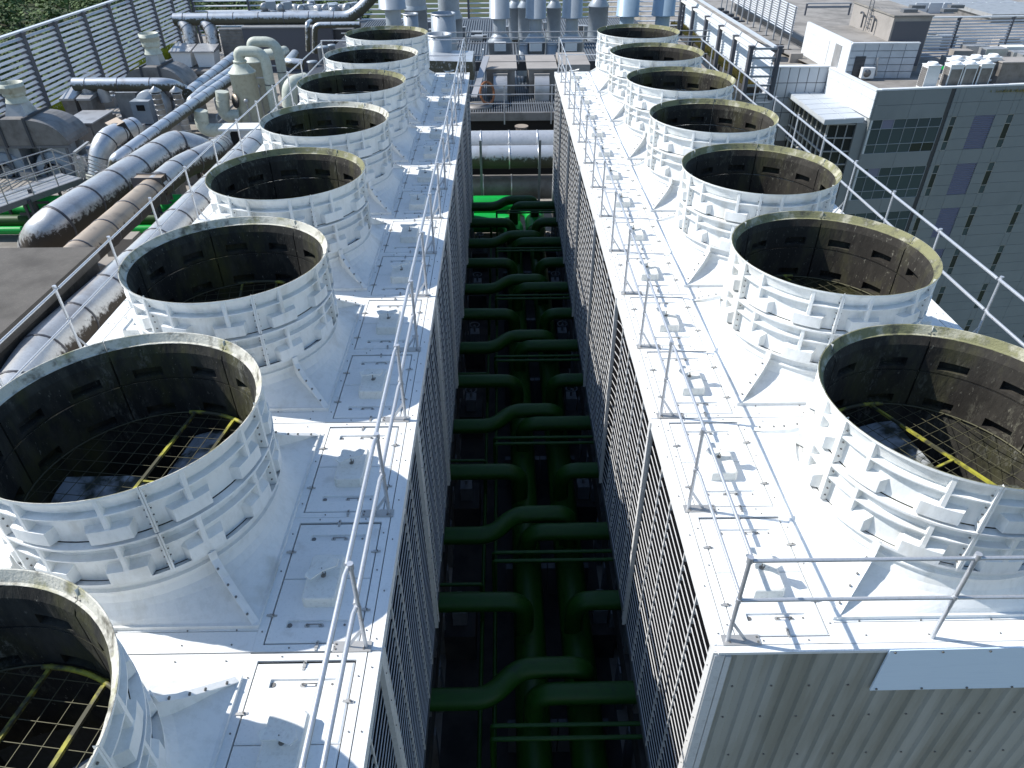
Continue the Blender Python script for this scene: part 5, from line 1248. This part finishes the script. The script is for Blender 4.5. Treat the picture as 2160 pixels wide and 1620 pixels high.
mb.build('ladder', 'steel', Le)
for i in range(4): mb = MB(); mb.box(0, 1.4, 0, .7, 0, .3); mb.build('roof_hatch', 'steel', Le, (xl+1.5+i*2.0, Yl+1.5+(i % 2)*2.5, ztl+.15))
# louvre screens on the main roof
yS = at(1980, 140, z=zr2).y+3
A0 = at(1880, 35, y=yS); 
screen_fence('long open slatted screen on the office block roof behind the white condensers', [(at(1892, 100, y=yS).x, yS), (at(2240, 90, y=yS).x+6, yS+1.2)], zr2, at(1990, 40, y=yS).z, 13, spacing=6.4, bw=.12, thick=.09, pw=.3, blade='blades', zlow=zr2+.35)
screen_fence('slatted screen joining the lift tower to the strip fence', [(at(1700, 20, y=112).x, 112), (at(1792, 20, y=112).x, 112)], zr2, at(1750, 9, y=112).z, 9, spacing=5.5, bw=.12, thick=.05, pw=.24, blade='galvd', zlow=zr2+1)
# white condenser units
cu = [(1508, 0)]
ucs = [(1957, 187, 0, 'leftmost white condenser unit, standing apart'), (2003, 186, 2.2, 'white condenser in the rear row, left of three'), (2042, 180, 2.4, 'white condenser in the rear row, middle of three'), (2077, 176, 2.6, 'white condenser in the rear row, right of three'), (2004, 190, 0, 'white condenser in the front row, left of three'), (2034, 189, 0, 'white condenser in the front row, middle of three'), (2066, 188, 0, 'white condenser in the front row, right of three')]
for (u, v, dy, lab) in ucs:
    q = at(u, min(v, 182), z=zr2); y = C0.y+ (q.x-C0.x)*fd.y/fd.x + 1.3 + dy
    q = at(u, 168, y=y)
    t = thing('condenser_unit', lab, 'air conditioner', (q.x, y, zr2+.15), FROT-.05)
    mb = MB(); mb.box(-.62, .62, -.5, .5, 0, 2.05); mb.build('unit_body', 'white', t)
    mb = MB(); mb.box(-.66, .66, -.54, .54, 2.05, 2.13); mb.lathe([(.5, 2.13), (.42, 2.33), (.36, 2.33), (.34, 2.2), (0, 2.2)], n=20); mb.build('fan_cowl', 'white', t)
    mb = MB(); mb.box(-.635, -.622, -.44, .44, .25, 1.9)
    for k in range(10): mb.box(-.66, -.635, -.44, .44, .3+k*.16, .34+k*.16)
    if not (dy == 0 and 'leftmost' in lab):
        mb.box(-.5, .52, -.515, -.502, .2, 1.75)
    mb.build('coil_grille', 'ahu', t)
q = at(2120, 178, z=zr2); mb = MB(); y = C0.y+(q.x-C0.x)*fd.y/fd.x+2.5; a = at(2100, 175, y=y)
mb.box(0, 6, 0, 2.2, 0, 1.9); mb.mi = 1; mb.box(-.1, 6.1, -.1, 2.3, 1.9, 2.0); mb.build('timber_cabin', ['ahu', 'tan'], loc=(a.x, y, zr2), label='brown ribbed rooftop box right of the white condensers', cat='roof unit')
hedge('dry grass along the parapet of the office block', C0.x+4, C0.x+26, C0.y+1.2, C0.y+2.2, PZ_-.5, .35, 'dry', 11, 1800)
for i in range(3):
    u = (2030, 2100, 2150)[i]; q = at(u, 150, z=zr2+.5); mb = MB(); mb.tube([(q.x-1.5, q.y+1, zr2+.6), (q.x+3, q.y+1, zr2+.6)], .16, 10); mb.build('green_pipe', 'pgreen2', label=['short green pipe behind the condensers, left piece', 'short green pipe behind the condensers, middle piece', 'short green pipe behind the brown box'][i], cat='pipe')
R = random.Random(33)
for i in range(26):
    u, v = R.uniform(1905, 2150), R.uniform(95, 150); q = at(u, v, z=zr2); w = R.uniform(.5, 1.3)
    t = thing('roof_unit', 'pale rooftop equipment box seen through the open slatted screen', 'roof unit', q, R.uniform(-.1, .1), group='equipment boxes behind the open slatted screen')
    mb = MB(); mb.box(-w, w, -.6, .6, .2, R.uniform(.9, 2.0)); mb.build('unit_body', R.choice(['tan', 'ahul', 'cream', 'ahul']), t)
    mb = MB(); mb.tube([(-w, -.7, .1), (w, -.7, .1)], .1, 6); mb.build('base_pipe', 'ahul', t)
# white louvred cooling plant far right
for (u0, v0, u1, v1, zt_, lab, y2) in ((1905, 20, 2110, 100, 0, 'long white louvred plant house on the far right roof', 118),):
    wl = thing('louvred_plant_house', lab, 'building', (0, 0, 0))
    y = y2; a = at(1900, 110, y=y); b = at(2110, 90, y=y)
    h0 = zr2; ztp = at(2050, 42, y=y).z
    L_ = b.x+4-a.x
    mb = MB(); mb.box(a.x, b.x+4, y, y+30, h0, ztp); mb.build('house_wall', 'ahul', wl)
    for k in range(12):
        z = h0+.6+(ztp-h0-.9)*k/11
        for c in range(9): mb = MB(); mb.box(a.x+L_*c/9+.1, a.x+L_*(c+1)/9-.1, y-.25, y-.02, z-.1, z+.12); mb.build('louvre', 'blades', wl)
    mb = MB(); mb.box(a.x-.2, b.x+4.2, y-.3, y+30, ztp, ztp+.25); mb.build('roof', 'white', wl)
    for i in range(14): mb = MB(); mb.box(0, 2.2, 0, .5, 0, .5); mb.build('roof_rib', 'white', wl, (a.x+1+i*2.2, y+3+(i % 3)*6, ztp+.25), .5)
y = 104; a = at(2085, 60, y=y); mb = MB(); h1 = at(2120, 38, y=y).z; mb.box(a.x, a.x+20, y, y+10, zr2, h1); mb.mi = 1; mb.box(a.x-.3, a.x+20, y-.3, y+10, h1, h1+.5)
mb.build('plant_room', ['ahu', 'ahul'], label='grey plant room with pale roof edge at the right frame border', cat='building')
for i in range(3):
    y = 140+i*12; a = at(1930+i*60, 2, y=y); mb = MB(); mb.box(a.x-8, a.x+30, y, y+8, -12, at(2000, 8-i*6, y=y).z); mb.build('far_roof_block', ['tan', 'roof', 'ahul'][i], label=['taupe block on the farthest right roof', 'grey block on the farthest right roof', 'pale block on the farthest right roof'][i], cat='building')

# alike small things: each label says which one, counted from the left of the picture
def picture_x(p):
    d = Vector(p)-CAMP; return d.dot(RT)/d.dot(FW)
TENS = ['', '', 'twenty', 'thirty', 'forty']
def ordw(i):
    i += 1
    if i <= 16: return ORD[i-1]
    w = ['seventeenth', 'eighteenth', 'nineteenth', 'twentieth']
    if i <= 20: return w[i-17]
    t_, u_ = divmod(i, 10); return (TENS[t_]+'-'+ORD[u_-1]) if u_ else TENS[t_][:-1]+'ieth'
GR = {}
for o in COL.objects:
    if o.parent is None and o.get('group') and o.get('category'): GR.setdefault((o['group'], o['label']), []).append(o)
for (g_, l_), os_ in GR.items():
    if len(os_) > 1:
        os_.sort(key=lambda o: picture_x(o.location))
        for i, o in enumerate(os_): o['label'] = f'{l_}, {ordw(i)} from the left'
